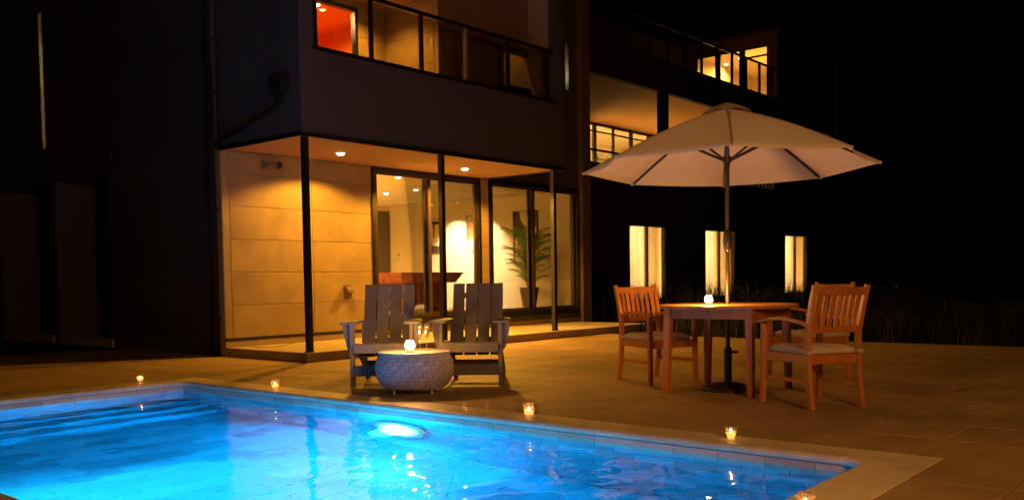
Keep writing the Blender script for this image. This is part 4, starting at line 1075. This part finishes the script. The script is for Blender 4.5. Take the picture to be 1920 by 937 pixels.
# dining chair (faces +y)
def dining_chair():
    t=thing('dining_chair','teak armchair with a pale cushion','chair',(0,0,0),0,'teak dining armchairs with cushions')
    m='teak'
    for s in (-1,1):
        # rear leg and back post in one sweep
        path=[(s*.225,-.30,0),(s*.225,-.265,.20),(s*.225,-.245,.42),(s*.225,-.255,.60),(s*.228,-.30,.78),(s*.232,-.345,.925)]
        MB().sweep(path,[.034]*6,[.040,.046,.050,.046,.040,.034],up=(0,1,0)).build('rear_leg',m,t,bevel=.004)
        MB().sweep([(s*.265,.27,0),(s*.262,.262,.40),(s*.262,.258,.628)],[.036,.042,.040],[.036,.042,.040],up=(0,1,0)).build('front_leg',m,t,bevel=.004)
        pa=[(s*.232,-.275,.622),(s*.245,-.20,.645),(s*.262,-.05,.668),(s*.272,.10,.668),(s*.275,.22,.652),(s*.274,.31,.636)]
        MB().sweep(pa,[.040,.046,.052,.056,.058,.054],.022).build('armrest',m,t,bevel=.005)
        MB().sweep([(s*.228,-.225,.37),(s*.255,.245,.37)],.022,.062).build('side_rail',m,t,bevel=.003)
        MB().sweep([(s*.228,-.262,.205),(s*.258,.252,.205)],.020,.030).build('side_stretcher',m,t,bevel=.003)
    MB().box(-.243,.246,.335,.243,.270,.400).build('front_rail',m,t,bevel=.003)
    MB().box(-.205,-.262,.335,.205,-.238,.400).build('rear_rail',m,t,bevel=.003)
    MB().box(-.235,-.236,.392,.235,.245,.407).build('seat_board',m,t)
    # top rail bowed, lower rail
    n=8
    MB().sweep([(-.214+.428*k/n,-.326-.018*math.sin(math.pi*k/n),.878) for k in range(n+1)],.022,.058,up=(0,.25,1)).build('top_rail',m,t,bevel=.003)
    MB().sweep([(-.208+.416*k/n,-.262-.012*math.sin(math.pi*k/n),.592) for k in range(n+1)],.022,.048,up=(0,0,1)).build('lower_rail',m,t,bevel=.003)
    for k in range(7):
        u=(k+.5)/7; xx=-.200+.400*u; bow=math.sin(math.pi*u)
        path=[(xx,-.262-.012*bow,.615),(xx,-.268-.018*bow,.68),(xx,-.288-.020*bow,.77),(xx,-.314-.018*bow,.850)]
        MB().sweep(path,.036,.012,up=(0,1,0)).build('back_slat',m,t,bevel=.002)
    # cushion with soft edges, ties
    b=MB(); N=12; vs=[]
    for i in range(N+1):
        for j in range(N+1):
            u=-1+2*i/N; v=-1+2*j/N; e=(1-abs(u)**6)*(1-abs(v)**6)
            vs.append((u*.225,.005+v*.235,.446+.022*e**.5+.006*math.sin(5*u+1)*math.cos(4*v)*e))
    for i in range(N+1):
        for j in range(N+1):
            u=-1+2*i/N; v=-1+2*j/N; vs.append((u*.225,.005+v*.235,.409))
    K=(N+1)**2; fs=[]
    for i in range(N):
        for j in range(N):
            q=i*(N+1)+j; fs.append((q,q+N+1,q+N+2,q+1)); fs.append((q+K,q+K+1,q+K+N+2,q+K+N+1))
    for i in range(N):
        for (a_,b_) in ((i*(N+1),(i+1)*(N+1)),((i+1)*(N+1)+N,i*(N+1)+N)): fs.append((a_,b_,b_+K,a_+K))
        for (a_,b_) in ((i+1,i),(N*(N+1)+i,N*(N+1)+i+1)): fs.append((a_,b_,b_+K,a_+K))
    b.add(vs,fs); b.build('cushion','cushion',t,smooth=True,bevel=.006)
    for s in (-1,1): MB().box(s*.225-.024,-.282,.412,s*.225+.024,-.218,.436).build('cushion_tie','cushion',t,bevel=.003)
    return t
ch=dining_chair()
spots=[((1.39,8.76),R(-152.5),'teak armchair on the house side of the table, left of the parasol base'),
       ((2.33,7.03),R(18.4),'teak armchair nearest the camera, its slatted back turned to the viewer'),
       ((2.90,8.84),R(117),'teak armchair behind the table, mostly hidden by the nearer armchair')]
for i,(p,rz,lab) in enumerate(spots):
    c=ch if i==0 else copy_tree(ch)
    c.location=(p[0],p[1],0); c.rotation_euler=(0,0,rz); c['label']=lab

# parasol
UX,UY=1.90,7.98
um=thing('parasol','open cream eight panel parasol standing through the teak table','parasol',(UX,UY,0),0)
MB().lathe([(0,0),(.235,0),(.240,.008),(.232,.022),(.16,.050),(.10,.062),(.05,.068),(0,.068)],40,caps=False).build('base','base_black',um,smooth=True)
MB().lathe([(.034,.065),(.034,.36),(.030,.37),(.030,.375)],20).build('base_tube','base_black',um)
MB().tube([(.034,0,.335),(.065,0,.335)],.012,8).lathe([(.02,-.012),(.02,.012)],10,(.072,0,.335)).build('lock_knob','base_black',um)
MB().lathe([(.019,.36),(.019,2.10),(.017,2.11),(.017,2.44)],20).build('pole','pole_bronze',um)
b=MB(); b.lathe([(.024,1.22),(.034,1.25),(.040,1.30),(.036,1.36),(.024,1.40)],18); b.build('crank_housing','base_black',um,smooth=True)
b=MB(); b.tube([(-.01,-.035,1.30),(-.01,-.065,1.30),(-.018,-.07,1.255),(-.022,-.07,1.225),(-.022,-.105,1.222)],.006,8); b.build('crank_handle','chrome',um,smooth=True)
MB().lathe([(.030,1.985),(.036,1.995),(.036,2.04),(.022,2.05),(.022,1.93),(.028,1.93)],18,caps=False).build('runner','base_black',um)
MB().lathe([(.03,2.40),(.036,2.41),(.036,2.44),(.02,2.45)],18).build('hub','base_black',um)
RU=1.255; ZR=1.948; ZP=2.46; AZ=[math.radians(-101.7+45*k) for k in range(8)]
TILT=(.0,-.0)
def rimz(a): return ZR+.03*math.cos(a+R(101))
def ribp(a,t):      # point on a rib at fraction t from the hub
    z=ZP+(rimz(a)-ZP)*t+.035*math.sin(math.pi*t)
    return Vector((RU*t*math.cos(a),RU*t*math.sin(a),z))
for k in range(8):
    a0=AZ[k]; a1=AZ[(k+1)%8] if k<7 else AZ[0]+2*math.pi
    b=MB(); NT=14; NS_=16; vs=[]
    for i in range(NT+1):
        t=.05+.95*i/NT
        p0,p1=ribp(a0,t),ribp(a1,t)
        for j in range(NS_+1):
            s=j/NS_; p=p0.lerp(p1,s); 
            sag=.012*t*math.sin(math.pi*s); p.z-=sag
            if t>.9: 
                q=Vector((p.x,p.y,0)); p.x*=1-.035*math.sin(math.pi*s)*(t-.9)*10; p.y*=1-.035*math.sin(math.pi*s)*(t-.9)*10
            p.z+=(.007*math.sin(11*s+5*t+2.3*k)*t*math.sin(math.pi*s)+.004*math.sin(23*s-9*t+k)*math.sin(math.pi*s))*(1-t**8)
            vs.append(tuple(p))
    fs=[(i*(NS_+1)+j,i*(NS_+1)+j+1,(i+1)*(NS_+1)+j+1,(i+1)*(NS_+1)+j) for i in range(NT) for j in range(NS_)]
    # hem
    base=len(vs)
    for j in range(NS_+1):
        v=vs[NT*(NS_+1)+j]; vs.append((v[0]*.997,v[1]*.997,v[2]-.012))
    fs+=[(NT*(NS_+1)+j,NT*(NS_+1)+j+1,base+j+1,base+j) for j in range(NS_)]
    b.add(vs,fs); o=b.build('canopy_panel','canopy_cloth',um,smooth=True)
    # rib under the cloth, strut from the runner
    rpts=[ribp(a0,.04+.94*i/10)-Vector((0,0,.016)) for i in range(11)]
    rb_=MB().sweep(rpts,.012,.020).build('rib','pole_bronze',um)
    q=ribp(a0,.43)-Vector((0,0,.03)); MB().bar((.035*math.cos(a0),.035*math.sin(a0),2.01),q,.010,.018).build('strut','pole_bronze',rb_)
    e=ribp(a0,1.0); MB().lathe([(0,-.016),(.012,-.010),(.014,0),(.010,.010),(0,.014)],8,(e.x*1.005,e.y*1.005,e.z-.006),caps=False).build('tip','canopy_cloth',rb_,smooth=True)
# seam piping along the top of each rib
for k in range(8):
    a0=AZ[k]; MB().sweep([ribp(a0,.06+.94*i/10)+Vector((0,0,.003)) for i in range(11)],.016,.004).build('seam','canopy_cloth',um)
# vent cap
b=MB(); vs=[(0,0,ZP+.05)]; NV=5; K=32
for i in range(1,NV+1):
    t=i/NV
    for k in range(K):
        a_=AZ[0]+2*math.pi*k/K; f=1-.06*math.sin((k%4)/4*math.pi); z=ZP+.05-.10*t+.008*math.sin(math.pi*t)+(.020*math.sin((k%4)/4*math.pi)*t)
        vs.append((.212*t*f*math.cos(a_),.212*t*f*math.sin(a_),z))
fs=[(0,1+k,1+(k+1)%K) for k in range(K)]+[(1+(i-1)*K+k,1+i*K+k,1+i*K+(k+1)%K,1+(i-1)*K+(k+1)%K) for i in range(1,NV) for k in range(K)]
b.add(vs,fs); b.build('vent_cap','canopy_cloth',um,smooth=True)

# garden lamp behind the camera (the light that falls on the near side of chairs and parasol)
gl=thing('garden_lamp','round garden lamp on a post beside the pool, outside the picture','lamp',(GARDEN.x,GARDEN.y-.62,0))
MB().lathe([(.10,0),(.10,.02),(.035,.03),(.03,2.75)],16).build('post','black_metal',gl)
MB().tube([(0,0,2.74),(0,.3,2.95),(0,.6,3.6)],.02,8).build('arm','black_metal',gl)
